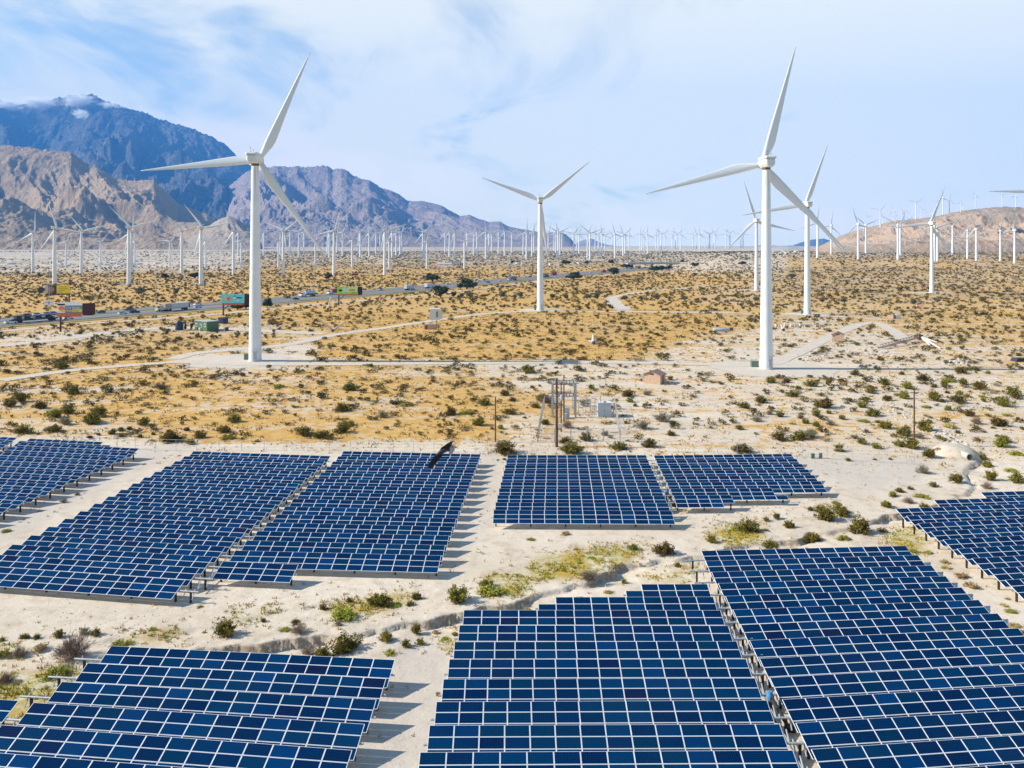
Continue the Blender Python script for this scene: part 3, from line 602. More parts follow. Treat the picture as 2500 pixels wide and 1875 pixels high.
NN = [(1228, 632, 400), (1263, 675, 380), (1322, 650, 390), (1341, 608, 395), (1498, 628, 400), (1561, 580, 397), (1578, 610, 395), (1604, 675, 390), (1621, 640, 395), (1643, 565, 400), (1770, 640, 400), (1804, 590, 400), (1830, 620, 400), (1921, 660, 405), (1948, 690, 395), (2004, 570, 400), (2040, 640, 405), (2077, 620, 405), (2110, 566, 420), (2190, 570, 415)]
N3 = [(1110, 777, 612), (1165, 760, 615), (1177, 745, 612), (1205, 712, 610), (1280, 720, 610), (1290, 725, 612), (1303, 711, 615), (1330, 747, 615), (1387, 712, 620), (1403, 713, 610), (1421, 725, 608), (1445, 711, 612), (1497, 710, 615), (1520, 711, 610), (1530, 712, 610), (1553, 722, 612), (1635, 710, 615), (1660, 712, 608), (1681, 723, 610), (1715, 709, 640), (1742, 710, 615), (1750, 710, 612), (1776, 712, 610), (1784, 713, 607), (1860, 709, 610), (1886, 709, 605), (1960, 709, 612), (1975, 709, 612)]
far = [(*VN(x, y), VN(x, h)[1], None) for x, y, h in NN]+[(*V3(x, y), V3(x, h)[1], None) for x, y, h in N3]
ME_box = MB().box((0, 0, 1.), (2.4, 2.0, 2.), tx=.96, ty=.96).box((0, 0, 2.06), (2.6, 2.2, .12)).mesh('transformer_box', [mat('box_white', (.72, .72, .70), .5)])
for i, (x, y, h, a) in enumerate(lf):
    t = field_turbine(x, y, h, a, 'white turbine below the tan mountain, %s along that field from the photo edge' % ordn(i+1), 'turbines below the tan mountain')
    if y > 665: 
        q = link('transformer_box', ME_box, None, t.location+Vector((-5.5, -2, 0))); tag(q, 'white transformer box beside the foot of the %s turbine below the tan mountain' % ordn(i+1), 'transformer box', 'transformer boxes at turbine feet')
for i, (x, y, h, a) in enumerate(sorted(m2)): field_turbine(x, y, h, a, 'white turbine before the purple ridge, %s counting from the tall stained turbine' % ordn(i+1), 'turbines before the purple ridge')
for i, (x, y, h, a) in enumerate(sorted(far, key=lambda q: q[0])): field_turbine(x, y, h, a, 'small far turbine on the horizon plain, %s of them counting from the purple ridge' % ordn(i+1), 'far turbines on the horizon plain', hmax=90)
# -- turbines about the badland hill: some on the scrub plain, some along the crest
RP = [(68, 808, 445), (211, 763, 470), (491, 818, 457), (571, 765, 462), (904, 825, 465), (927, 780, 470), (1283, 842, 475), (1313, 840, 490), (1470, 772, 482), (1625, 818, 522), (1717, 852, 507), (1967, 836, 527), (2115, 862, 520)]
for i, (x, y, h) in enumerate(RP):
    (bx, by), hy = VR(x, y), VR(x, h)[1]; field_turbine(bx, by, hy, [10, 12, -15, -50, 62, 25, 5, -50, 40, -25, -20, 20, 12][i], 'white turbine before the peach hill, %s of its row from the tallest tower' % ordn(i+1), 'turbines before the peach hill')
RH = [(720, 492, 310, 2210), (605, 480, 380, 2500), (745, 450, 375, 2420), (858, 432, 320, 2420), (873, 478, 385, 2150), (943, 417, 320, 2300), (967, 420, 320, 2300), (1088, 412, 235, 2240), (1145, 400, 300, 2280), (1195, 392, 330, 2400), (1250, 382, 325, 2400), (1372, 362, 180, 2260), (1437, 345, 190, 2260), (1557, 346, 232, 2230), (1578, 318, 255, 2400), (1708, 302, 165, 2260), (1985, 283, 160, 2250), (2128, 285, 160, 2300), (655, 470, 430, 2500), (1022, 408, 350, 2450), (1797, 600, 495, 1980), (825, 570, 470, 1980)]
for i, (x, y, h, d) in enumerate(sorted(RH)):
    (bx, by), hy = VR(x, y), VR(x, h)[1]; p = PD(bx, by, d); hub = (by-hy)*d/F+6; p.z -= 6
    turbine(p, hub, (hub-6)*.55, rng.uniform(0, 120), 'small white turbine on the peach hill, %s counting from the foot of its crest' % ordn(i+1), 'turbines along the hill crest', rng.uniform(-20, 20), False)

# ================================================================ SOLAR BLOCKS
PH, TILT, TOPZ = .81, R(21), 1.70
def panel_mesh():
    fx, fy = .018, .024; mb = MB()
    mb.box((0, 0, -.02), (.988, .984, .04)); a, b = .5-fx-.006, .5-fy-.008
    mb.face([(-a, -b, .003), (a, -b, .003), (a, b, .003), (-a, b, .003)], 1)
    return mb.mesh('solar_panel', [M_alu, M_cell])
ME_pan = panel_mesh()
ME_post = MB().box((0, .07, .5), (.13, .02, 1)).box((0, -.07, .5), (.13, .02, 1)).box((0, 0, .5), (.02, .12, 1)).mesh('post', M_post)
PANEL_FOOT = []
def solar_row(TL, TR, n, label, group, extL=.25, extR=.25, skip=(), pstep=3):
    X = TR-TL; L = X.length; X.normalize(); A = Vector((-X.y, X.x, 0)).normalized(); Wd = L/n
    S = -A*math.cos(TILT)-Vector((0, 0, math.sin(TILT))); Nn = X.cross(-S).normalized()
    rot = Matrix((X, -S, Nn)).transposed().to_euler()
    mid = (TL+TR)/2+S*(1.5*PH); base = Vector((mid.x, mid.y, z1(mid.x, mid.y)))
    e = empty('solar_tracker', base, label, 'solar tracker', group)
    for i in range(n):
        for j in range(3):
            if (i, j) in skip: continue
            c = TL+X*((i+.5)*Wd)+S*((j+.5)*(PH+.012))
            o = link('solar_panel', ME_pan, e, c-base); o.rotation_euler = rot; o.scale = (Wd, PH, 1)
    c0 = TL+S*(1.5*PH)-Nn*.16-X*extL; c1 = TR+S*(1.5*PH)-Nn*.16+X*extR
    MB().tube(c0-base, c1-base, .075, n=10).obj('torque_tube', M_gal, e, True, angle=50)
    k = max(2, round(n/pstep)+1); sp = [(.35+(L-.7)*i/(k-1)) for i in range(k)]
    if extL > 1.5: sp.append(-extL+.8)
    if extR > 1.5: sp.append(L+extR-.8)
    for s_ in sp:
        c = TL+X*s_+S*(1.5*PH)-Nn*.2; gz_ = z1(c.x, c.y)-.2
        o = link('post', ME_post, e, Vector((c.x, c.y, gz_))-base); o.scale = (1.1, 1.1, c.z-gz_); o.rotation_euler = (0, 0, math.atan2(X.y, X.x))
    if extL > 1.5 or extR > 1.5:
        m = MB()
        for s_ in ([-extL+.5, -.55] if extL > 1.5 else [])+([L+.55, L+extR-.5] if extR > 1.5 else []):
            c = TL+X*s_+S*(1.5*PH)-Nn*.16-base; m.tube(c-S*.3, c+S*.3-Vector((0, 0, .55)), .05, n=6)
        m.obj('bracket', M_gal, e)
    m = MB()
    for s_ in [i*Wd for i in range(1, n, 3)]:
        c = TL+X*s_-Nn*.075-base; m.tube(c+S*.1, c+S*(3*PH-.1), .03, n=4)
    m.obj('rail', M_gal, e)
    for q in (TL, TR, TL+S*2.4, TR+S*2.4): PANEL_FOOT.append((q.x, q.y))
    return Wd
STAT = {}
def top(px, py):
    p = P(px, py, TOPZ)
    return p
def block(key, name, rows, group):
    """rows: list of (left px, right px, n, options)"""
    for i, (l, r, n, kw) in enumerate(rows):
        TL = l if isinstance(l, Vector) else top(*l); TR = r if isinstance(r, Vector) else top(*r)
        if n is None: n = max(1, round((TR-TL).length/1.6))
        lab = 'blue panel row, %s from the far edge of the %s' % (ordn(i+1), name)
        STAT.setdefault(key, []).append(round(solar_row(TL, TR, n, lab, group, **kw), 2))
def lerp_rows(l0, l1, r0, r1, N, n, M=None, kw=None, fix={}):
    L0, L1, R0, R1 = top(*l0), top(*l1), top(*r0), top(*r1); rows = []
    for i in range(N):
        t = i/((M or N)-1); a, b = L0.lerp(L1, t), R0.lerp(R1, t)
        a.z = float(g(a.x, a.y))+TOPZ; b.z = float(g(b.x, b.y))+TOPZ
        rows.append((a, b, n, dict(kw or {})))
    return rows
def ext(l, r, frac_l=0., frac_r=0.):
    a, b = top(*l), top(*r); d = b-a; return a-d*frac_l, b+d*frac_r
# A: beside the sandy track
def dir_row(rp, n, d, W_=1.58):
    b = top(*rp); a = b-d*(n*W_); a.z = float(g(a.x, a.y))+TOPZ; return (a, b, n, {})
r1a, r1b = top(*KA(365, 183)), top(*KA(1550, 240)); dA = (r1b-r1a).normalized(); wA = (r1b-r1a).length/9
ra = [dir_row(KA(*q), n, dA, 1.58) for q, n in (((1550, 240), 9), ((1665, 290), 11), ((2090, 335), 14))]
q0, q1 = top(*KA(2090, 335)), top(*KA(195, 1168))
for i in range(1, 12):
    b = q0.lerp(q1, i/10); b.z = float(g(b.x, b.y))+TOPZ; a = b-dA*(14*1.58); a.z = float(g(a.x, a.y))+TOPZ; ra.append((a, b, 14, {}))
block('A', 'stepped block beside the service track', ra, 'solar rows beside the pale service track')
block('A0', 'small block behind the stepped block', [dir_row(KA(262, 175), 4, dA), dir_row(KA(150, 242), 4, dA)], 'solar rows in the far corner')
# B
rb = lerp_rows((471.6, 1101.6), (30.4, 1328.8), (806.9, 1113.2), (489, 1387), 17, 14, 15)
L0, L1, R0, R1 = top(471.6, 1101.6), top(30.4, 1328.8), top(806.9, 1113.2), top(452.8, 1415.6)
rb = []
for i in range(17):
    a = L0.lerp(L1, i/14); b = R0.lerp(R1, i/16); a.z = float(g(a.x, a.y))+TOPZ; b.z = float(g(b.x, b.y))+TOPZ; rb.append((a, b, 14, {'extR': 2.0} if i > 9 else {}))
block('B', 'block between service track and raven', rb, 'solar rows before the raven block')
# C
L0, L1, R0, R1 = top(837.8, 1101.3), top(544, 1369.9), top(1173.8, 1108.9), top(1077.4, 1356)
rc = []
for i in range(15):
    a = L0.lerp(L1, i/15); b = R0.lerp(R1, i/14); a.z = float(g(a.x, a.y))+TOPZ; b.z = float(g(b.x, b.y))+TOPZ; rc.append((a, b, 14, {}))
rc.append((L1, top(729.3, 1378), 5, {}))
block('C', 'block under the flying raven', rc, 'solar rows under the raven')
# D, E
block('D', 'flat block below the power poles', lerp_rows((1238.5, 1111), (1204.7, 1245), (1577.8, 1111), (1640.2, 1247), 10, 14, kw={'extR': .9}), 'solar rows below the power poles')
re_ = lerp_rows((1595.7, 1111.8), (1643.4, 1209.3), (1931.8, 1107.8), (2039, 1207), 8, 14)
for i, n in ((6, 9), (7, 5)):
    a, b, m, k = re_[i]; re_[i] = (a, a+(b-a)*n/14., n, {'skip': ((n-1, 2),) if i == 7 else ()})
a, b, n, k = re_[6]; d = (b-a)/9; re_[6] = (a, b+d, 10, {'skip': ((9, 0), (9, 1))})
block('E', 'block below the brick hut', re_, 'solar rows below the brick hut')
# F
fl = [K8(*q) for q in ((1130, 52), (857, 97), (635, 147), (693, 187), (760, 230), (830, 277), (907, 326), (987, 380), (1075, 437), (1165, 497), (1272, 562))]
f2, f10 = top(*fl[2]), top(*fl[10]); rf = []
for i, q in enumerate(fl):
    a = top(*q) if i < 2 else f2.lerp(f10, (i-2)/8); a.z = float(g(a.x, a.y))+TOPZ
    sl_ = -.030-.0036*i; b = top(2585, q[1]+sl_*(2585-q[0])); d = (b-a).normalized(); n = max(2, int((b-a).length/1.58)); rf.append((a, a+d*(n*1.58), n, {}))
block('F', 'navy block beside the straw bushes', rf, 'solar rows beside the straw bushes')
# G
gl = [(271.4, 1576.3), (213.7, 1618.3), (150.8, 1663.7), (81.8, 1714.5), (3.9, 1769), (-84, 1831)]; gr_ = [(964.6, 1610.4), (943.1, 1656.3), (919.5, 1707.4), (891.2, 1767.2), (860.5, 1830.7), (824, 1902)]
block('G', 'front block shading the sand lane', [(l, r, 14, {'extL': 2.3}) for l, r in zip(gl, gr_)], 'solar rows of the front block beside the lane')
a, b = top(*gl[3]), top(*gr_[3]); dG = (b-a).normalized(); b = top(46.7, 1710); block('G0', 'corner block at the photo edge', [(b-dG*8, b, 5, {})], 'solar row at the front corner')
# H
hl = [(1524, 1426), (1313, 1457.5), (1131.9, 1489), (1121, 1526), (1109.3, 1566.6), (1096.2, 1609), (1081.8, 1657.6), (1064.8, 1712.7), (1048, 1770.4), (1024.9, 1836), (1001, 1912)]
hr = [(1727, 1425.4), (1741.5, 1456.6), (1759.2, 1489.5), (1778, 1527), (1798.7, 1565), (1822, 1608.4), (1843.7, 1655), (1872.5, 1708.9), (1903.7, 1767), (1935.9, 1831), (1971, 1906)]
rh = [(l, r, {0: 5, 1: 10}.get(i, 14), {'skip': ((0, 0),) if i < 2 else (), 'extR': 1.7}) for i, (l, r) in enumerate(zip(hl, hr))]
block('H', 'front block stepped beside the gully', rh, 'solar rows of the middle front block')
# I
il = [(1711.4, 1344.4), (1721.8, 1369.3), (1736.7, 1396), (1753, 1423.7), (1770.3, 1454.9), (1788.6, 1488), (1807.3, 1525), (1829, 1562.7), (1853.4, 1607.3), (1878.4, 1654), (1908.9, 1707), (1941.8, 1764.3), (1979.2, 1828.4), (2021, 1900)]
ir = [(2211.3, 1332.1), (2240.6, 1354.8), (2274, 1380), (2309, 1406), (2348, 1433.6), (2389.4, 1464), (2435.5, 1497), (2485.8, 1533), (2500, 1573), (2500, 1620), (2500, 1672.5), (2500, 1732), (2500, 1792.7), (2500, 1861)]
ri = []
for i, (l, r) in enumerate(zip(il, ir)):
    a, b = top(*l), top(*r)
    if i > 7: b = a+(b-a).normalized()*14*1.60
    ri.append((a, b, 14, {'extL': 2.0} if i < 3 else {}))
block('I', 'front block beyond the narrow gap', ri, 'solar rows of the front block beyond the gap')
if __import__('os').environ.get('STAT'): print(STAT)
# -- drive rods and motors in the gaps between blocks
M_motor = mat('motor_blue', (.03, .18, .42), .4, col2=(.12, .30, .5), var=.1, vscale=6)
def gap_rod(rows_r, rows_l, label, motor_at, cat='drive rod'):
    pts = []
    for a, b in zip(rows_r, rows_l):
        m = (a+b)/2; S = Vector((0, -math.cos(TILT), -math.sin(TILT))); pts.append(m+S*1.9+Vector((0, 0, -.45)))
    e = empty('drive_rod', pts[0], label, cat); mb = MB(); ar = MB()
    for a, b in zip(pts[:-1], pts[1:]): mb.tube(a-pts[0], b-pts[0], .045, n=6)
    for p in pts: ar.tube(p-pts[0], p-pts[0]+Vector((0, .75, .55)), .05, n=6)
    mb.obj('rod', M_gal, e); ar.obj('lever_arm', M_gal, e)
    if motor_at is not None:
        p = pts[motor_at].lerp(pts[motor_at+1], .45); z = z1(p.x, p.y)
        d = empty('drive_motor', (p.x, p.y, z), label.replace('long grey drive rod linking rows', 'blue drive motor with black jack arm'), 'drive motor', 'drive motors in the gaps')
        MB().lathe([(.05, .9), (.2, .92), (.23, 1.1), (.23, 1.35), (.18, 1.42), (.18, 1.52), (.08, 1.55)], 14).obj('motor_housing', M_motor, d, True, angle=40)
        MB().tube((.1, -.3, 1.05), (.55, -2.2, .35), .16, .13, 10).box((.55, -2.3, .25), (.5, .5, .5)).obj('jack_arm', M_tyre, d)
        MB().box((0, 0, .5), (.22, .22, 1.0)).box((0, -.6, .2), (.3, 1.4, .12)).obj('post', M_post, d)
rt = lambda rows: [r[1] if isinstance(r[1], Vector) else top(*r[1]) for r in rows]
lt = lambda rows: [r[0] if isinstance(r[0], Vector) else top(*r[0]) for r in rows]
gap_rod(rt(rh)[1:], lt(ri)[3:13], 'long grey drive rod linking rows in the gap of the front blocks', 5)
gap_rod(rt(rb)[6:], lt(rc)[5:16], 'long grey drive rod linking rows before the raven block', None)
gap_rod(lerp_rows((1577.8, 1111), (1640.2, 1247), (1577.8, 1111), (1640.2, 1247), 10, 1)and [q[0] for q in lerp_rows((1577.8, 1111), (1640.2, 1247), (1577.8, 1111), (1640.2, 1247), 10, 1)][:8], lt(re_), 'long grey drive rod linking rows below the power poles', 5)

# ================================================================ VEGETATION
def leafmat(name, c1, c2, rnd=.2, rough=.8):
    m = bpy.data.materials.new(name); m.use_nodes = True; t = NT(m.node_tree); b = t.n['Principled BSDF']
    tcn = t.new('ShaderNodeTexCoord'); n = t.noise(tcn.outputs['Object'], 2.6, 4, .6); oi = t.new('ShaderNodeObjectInfo')
    hs = t.new('ShaderNodeHueSaturation'); t.link(t.mix(t.ramp(n, .35, .65), c1, c2), hs.inputs['Color'])
    t.link(t.math('ADD', t.math('MULTIPLY', oi.outputs['Random'], rnd*2), 1-rnd), hs.inputs['Value'])
    t.link(t.math('ADD', t.math('MULTIPLY', oi.outputs['Random'], .05), .475), hs.inputs['Hue'])
    t.link(hs.outputs[0], b.inputs['Base Color']); b.inputs['Roughness'].default_value = rough; b.inputs['Specular IOR Level'].default_value = .2
    return m
M_leaf = {'olive': leafmat('leaf_olive', (.19, .142, .020), (.095, .078, .012)), 'green': leafmat('leaf_green', (.25, .21, .024), (.125, .118, .015)), 'lime': leafmat('leaf_lime', (.36, .33, .045), (.26, .24, .035)),
          'dead': leafmat('twig_dead', (.30, .21, .16), (.20, .14, .11)), 'straw': leafmat('leaf_straw', (.50, .36, .14), (.40, .29, .11)), 'grey': leafmat('leaf_grey', (.27, .235, .16), (.20, .18, .12))}
M_twig = mat('twig', (.11, .075, .045), .9)
def bush_arrays(kind, seed, nst, ncl, nlf, ls):
    """unit bush: about 1 wide, .55 high; returns verts (n,4,3) quads and a material index per quad"""
    q = np.random.RandomState(seed); V = []; M = []
    low = kind in ('lime', 'straw'); 
    for s in range(nst):
        az = q.uniform(0, 2*np.pi); el = q.uniform(.25, 1.35) if not low else q.uniform(.1, 1.2); L = q.uniform(.72, 1.08)*(1 if q.rand() > .12 else .6)
        d = np.array([np.cos(az)*np.cos(el)*.50, np.sin(az)*np.cos(el)*.50, np.sin(el)*(.60 if not low else .42)])*L
        d[:2] *= (1+.22*np.cos(2*az+seed))
        sd = np.array([-np.sin(az), np.cos(az), 0])*.006
        if kind in ('dead', 'grey'): sd = sd*.9
        V.append(np.array([-sd, sd, d*.9+sd*.4, d*.9-sd*.4])); M.append(1)
        for c in range(ncl):
            t = q.uniform(.42, 1.0) if not low else q.uniform(.25, 1.0); ctr = d*t+q.normal(0, .028, 3); ctr[2] = max(ctr[2], .015)
            for l in range(nlf):
                p = ctr+q.normal(0, .036, 3); p[2] = max(p[2], .01)
                a = q.normal(0, 1, 3); a /= np.linalg.norm(a)+1e-9; b = q.normal(0, 1, 3); b = np.cross(a, b); b /= np.linalg.norm(b)+1e-9
                if kind in ('dead', 'grey'): a = d/np.linalg.norm(d)+a*.7; a = a*ls*2.2; b = b*ls*.18
                else: a = a*ls*q.uniform(.7, 1.4); b = b*ls*q.uniform(.5, .9)
                V.append(np.array([p-a-b*.3, p+b, p+a+b*.3, p-b])); M.append(0)
    return np.array(V), np.array(M)
KINDS = ['olive', 'green', 'lime', 'dead', 'straw', 'grey']
BUSH = {}
for k in KINDS:
    for v in range(4 if k in ('olive', 'green') else 2):
        Vq, Mq = bush_arrays(k, 100+v*7+KINDS.index(k)*31, 54, 5, 8, .029)
        f = np.arange(len(Vq)*4).reshape(-1, 4)
        BUSH.setdefault(k, []).append(npmesh('bush_'+k, Vq.reshape(-1, 3), f, [M_leaf[k], M_twig], Mq))
NEAR = []
def n_(K, lst):
    for x, y, wd, k in lst:
        p = K(x, y); sc = (K(x+wd, y)[0]-p[0]); NEAR.append((p[0], p[1], sc, k))
O_, G_, L_, D_, S_, Y_ = 'olive', 'green', 'lime', 'dead', 'straw', 'grey'
n_(K4, [(20, 475, 60, G_), (340, 452, 90, G_), (545, 442, 120, G_), (790, 412, 130, Y_), (895, 425, 120, G_), (1410, 372, 100, L_), (2105, 412, 270, G_), (690, 615, 420, D_), (505, 795, 290, L_), (60, 855, 200, D_), (170, 605, 180, D_), (370, 552, 150, S_), (1140, 502, 220, L_), (30, 605, 150, L_), (1900, 385, 60, L_), (230, 450, 110, O_)])
n_(K5, [(545, 288, 70, G_), (845, 315, 95, G_), (870, 400, 190, D_), (750, 372, 130, L_), (1105, 168, 95, O_), (1610, 132, 190, G_), (1910, 142, 90, G_), (1985, 82, 90, G_), (1795, 142, 100, L_), (1290, 255, 300, L_), (1245, 332, 95, D_), (1970, 365, 140, G_), (2155, 362, 90, S_), (1300, 535, 360, O_), (960, 545, 180, D_), (1090, 595, 190, O_), (640, 602, 90, L_), (1690, 445, 170, G_), (2010, 478, 110, G_), (1865, 502, 130, G_), (1720, 575, 150, L_), (1640, 140, 230, O_), (1340, 95, 70, G_), (2170, 960, 60, S_)])
n_(K6, [(450, 115, 270, G_), (870, 188, 120, L_), (1100, 133, 100, S_), (60, 80, 110, G_), (330, 435, 90, L_), (425, 400, 80, G_), (260, 980, 40, S_)])
n_(K3, [(135, 65, 195, O_), (540, 68, 155, G_), (835, 43, 115, O_), (1020, 27, 125, O_), (1590, 62, 130, O_), (2180, 52, 75, G_), (20, 880, 95, G_), (60, 925, 200, L_), (270, 995, 70, S_), (115, 1030, 80, L_), (505, 567, 60, S_), (925, 658, 80, G_), (1110, 685, 150, O_), (665, 712, 60, L_), (590, 742, 50, L_), (650, 845, 150, Y_), (860, 838, 50, G_), (770, 912, 70, L_), (1190, 748, 55, G_), (1405, 613, 85, G_), (1625, 545, 150, O_), (1735, 483, 50, G_), (1800, 468, 60, G_), (1885, 522, 70, L_), (2020, 583, 115, G_), (1760, 645, 105, G_), (1925, 648, 80, L_), (2005, 417, 45, G_), (2105, 475, 140, G_), (2185, 425, 90, G_), (2165, 380, 55, L_), (290, 600, 60, L_), (600, 945, 60, L_), (530, 945, 50, L_), (90, 110, 22, O_), (130, 108, 30, O_), (1560, 540, 90, L_)])
n_(V8, [(255, 582, 105, O_), (380, 582, 85, O_), (470, 632, 62, O_), (570, 612, 112, O_), (425, 688, 118, O_), (185, 738, 105, O_), (50, 778, 105, O_), (330, 845, 85, G_), (250, 828, 80, D_), (670, 775, 190, O_), (610, 842, 95, G_), (705, 822, 55, G_), (810, 864, 75, O_), (485, 858, 70, D_), (150, 880, 110, Y_), (425, 902, 60, L_), (525, 898, 75, G_), (605, 918, 80, G_), (720, 908, 90, Y_), (15, 942, 80, O_), (320, 1025, 140, O_), (565, 1005, 135, Y_), (785, 1110, 88, L_), (965, 1055, 100, G_), (1065, 1090, 85, G_), (905, 1014, 90, Y_), (995, 968, 70, D_), (975, 884, 110, L_), (960, 775, 92, G_), (985, 728, 90, G_), (1045, 838, 140, O_), (1155, 720, 92, G_), (1290, 705, 110, G_), (1150, 935, 125, G_), (1085, 893, 52, O_), (1255, 1075, 115, G_), (1345, 1085, 140, G_), (1400, 1010, 105, Y_), (1480, 1160, 125, G_), (1565, 1130, 100, G_), (1430, 1280, 130, Y_), (855, 1185, 58, O_), (1180, 1175, 40, O_), (1060, 1178, 35, O_), (1510, 1385, 80, G_), (1690, 1355, 125, G_), (1250, 1425, 60, G_), (1330, 1405, 55, G_), (1200, 1455, 65, G_), (1150, 1545, 88, G_), (1320, 1510, 105, D_), (1470, 1480, 70, L_), (1420, 1465, 120, L_), (765, 1515, 75, L_), (650, 1580, 130, O_), (800, 1590, 120, O_), (560, 1560, 50, L_), (1960, 1320, 125, G_), (1930, 1215, 110, G_), (1890, 1150, 90, G_), (2150, 1135, 115, L_), (2040, 1075, 135, G_), (2160, 1345, 150, G_), (2110, 1260, 105, L_), (1850, 1035, 85, D_), (1790, 838, 110, O_), (1625, 795, 80, G_), (1460, 775, 92, L_), (1480, 893, 62, O_), (1640, 930, 120, S_), (1700, 972, 60, O_), (1850, 900, 110, D_), (2055, 894, 55, O_), (2165, 864, 50, O_), (2080, 838, 92, L_), (2060, 765, 140, G_), (2135, 680, 150, G_), (1870, 636, 112, G_), (1740, 596, 92, G_), (1720, 506, 112, O_), (1620, 664, 52, O_), (1710, 674, 70, G_), (1775, 698, 62, G_), (1890, 694, 80, L_), (1430, 566, 112, O_), (1595, 604, 82, O_), (1520, 618, 70, O_), (1310, 630, 110, G_), (1030, 664, 92, O_), (1130, 598, 122, O_), (910, 524, 92, O_), (1270, 520, 62, O_), (1105, 410, 76, O_), (1930, 1390, 110, D_), (25, 1110, 120, O_), (1975, 935, 40, O_), (2005, 998, 40, O_), (2060, 945, 40, L_)])
n_(K8, [(235, 213, 125, O_), (330, 193, 95, G_), (425, 273, 165, G_), (580, 138, 72, G_), (560, 268, 62, O_), (155, 313, 112, O_), (330, 318, 92, L_), (60, 378, 82, L_), (120, 368, 42, O_), (140, 158, 42, G_), (15, 258, 75, G_), (620, 78, 50, G_), (660, 52, 50, G_), (800, 138, 62, O_), (925, 462, 62, S_), (930, 494, 65, S_), (1020, 545, 100, S_), (1080, 606, 95, S_), (1310, 750, 82, L_), (1330, 835, 82, S_), (1290, 675, 42, L_), (1375, 870, 60, S_), (1270, 715, 55, S_), (735, 395, 70, L_), (830, 405, 60, L_)])
n_(K1, [(50, 893, 95, L_), (195, 63, 155, O_), (450, 48, 150, O_), (757, 108, 72, O_), (832, 78, 50, O_), (950, 68, 92, O_), (1020, 42, 72, O_), (1095, 32, 62, O_), (1180, 98, 62, O_), (1295, 74, 50, O_), (1425, 48, 45, O_), (1575, 40, 72, O_), (1690, 98, 140, O_), (1610, 152, 100, O_), (1890, 54, 122, O_), (2170, 133, 50, O_), (1685, 1532, 72, L_), (1215, 325, 42, S_), (655, 583, 62, Y_), (335, 723, 40, S_), (198, 793, 34, S_), (535, 645, 80, Y_)])
n_(V7, [(1010, 890, 150, O_), (800, 690, 130, O_), (1450, 810, 120, Y_), (1510, 840, 80, Y_), (85, 700, 190, O_), (320, 740, 90, G_), (230, 745, 70, Y_), (350, 600, 0.1, O_), (140, 480, 170, O_), (700, 510, 130, O_), (365, 375, 140, O_), (450, 440, 95, O_), (1560, 430, 80, L_), (1720, 450, 110, G_), (1770, 495, 70, O_), (1930, 490, 60, O_), (2060, 660, 220, Y_), (1860, 740, 200, Y_), (2180, 700, 100, G_), (1900, 375, 120, Y_), (2160, 810, 120, O_), (1670, 680, 60, G_), (1290, 305, 100, G_), (1290, 355, 55, O_), (650, 600, 0.1, O_), (580, 625, 50, O_), (605, 515, 35, O_), (660, 300, 70, O_), (740, 280, 45, O_), (2150, 210, 90, G_), (920, 85, 50, O_), (630, 130, 210, O_)])
NEAR = [q for q in NEAR if q[2] > 3]
B = []                                            # x, y, width, kind
for px, py, wpx, k in NEAR:
    p = P(px, py); B.append((p.x, p.y, wpx*p.y/F, k))
KEEP = [(ROADS, None)]
def road_clear(x, y, extra=1.2):
    ok = np.ones(x.shape, bool)
    for pts, wd in ROADS:
        a = np.array(pts); m = (y > a[:, 1].min()-60) & (y < a[:, 1].max()+60) & ok
        if m.any():
            d, _ = poly_dist(x[m], y[m], [tuple(q[:2]) for q in pts]); ok[m] &= d > wd/2+extra
    return ok
OBST = []                                         # (x, y, radius) filled by the builders below
def scatter(y0, y1, per, seed, wmin, wmax, xr=.86, clump=.5):
    q = np.random.RandomState(seed); n = int(xr*(y1*y1-y0*y0)/per)
    y = np.sqrt(q.uniform(y0*y0, y1*y1, n)); x = q.uniform(-xr, xr, n)*y
    den = .5+.5*sst(fbm(x/38., y/38., 3)+.25*fbm(x/9., y/9.+40, 2), -.45, .35); keep = q.rand(n) < den
    x, y = x[keep], y[keep]; ok = road_clear(x, y); x, y = x[ok], y[ok]
    w_ = wmin+(wmax-wmin)*q.beta(1.1, 2.6, len(x)); return x, y, w_
M_crown = leafmat('crown_green', (.055, .070, .022), (.032, .045, .016), .15)
M_sage = leafmat('crown_sage', (.14, .145, .085), (.09, .10, .06), .15)
M_trunk = mat('trunk_bark', (.12, .09, .065), .9, var=.3)
def crown_mesh(name, seed, m, n=900, leaf=.05):
    q = np.random.RandomState(seed); lob = [(q.uniform(-.3, .3), q.uniform(-.3, .3), q.uniform(.28, .72), q.uniform(.17, .29)) for _ in range(9)]; V = []
    for i in range(n):
        a, b, c, r = lob[q.randint(9)]; d = q.normal(0, 1, 3); d /= np.linalg.norm(d); p = np.array([a, b, c])+d*r*q.uniform(.55, 1.08)*np.array([1, 1, .8]); p[2] = max(p[2], .04)
        u = q.normal(0, 1, 3); u /= np.linalg.norm(u); v = np.cross(u, d); v /= np.linalg.norm(v)+1e-9; s = leaf*q.uniform(.6, 1.3)
        V.append(np.array([p-u*s, p+v*s*.7, p+u*s, p-v*s*.7]))
    V = np.array(V); return npmesh(name, V.reshape(-1, 3), np.arange(len(V)*4).reshape(-1, 4), m)
CR = [crown_mesh('crown', 5+i, M_crown, 1100, .06) for i in range(3)]; CS = [crown_mesh('crown', 25+i, M_sage, 600, .06) for i in range(3)]
tm = MB()
for a in range(5):
    t = a*1.26; tm.tube((0, 0, -.02), (.06*math.cos(t), .06*math.sin(t), .25), .035, .02, 6); tm.tube((.06*math.cos(t), .06*math.sin(t), .25), (.28*math.cos(t), .28*math.sin(t), .55), .02, .008, 5)
ME_trunk = tm.mesh('trunk', M_trunk)
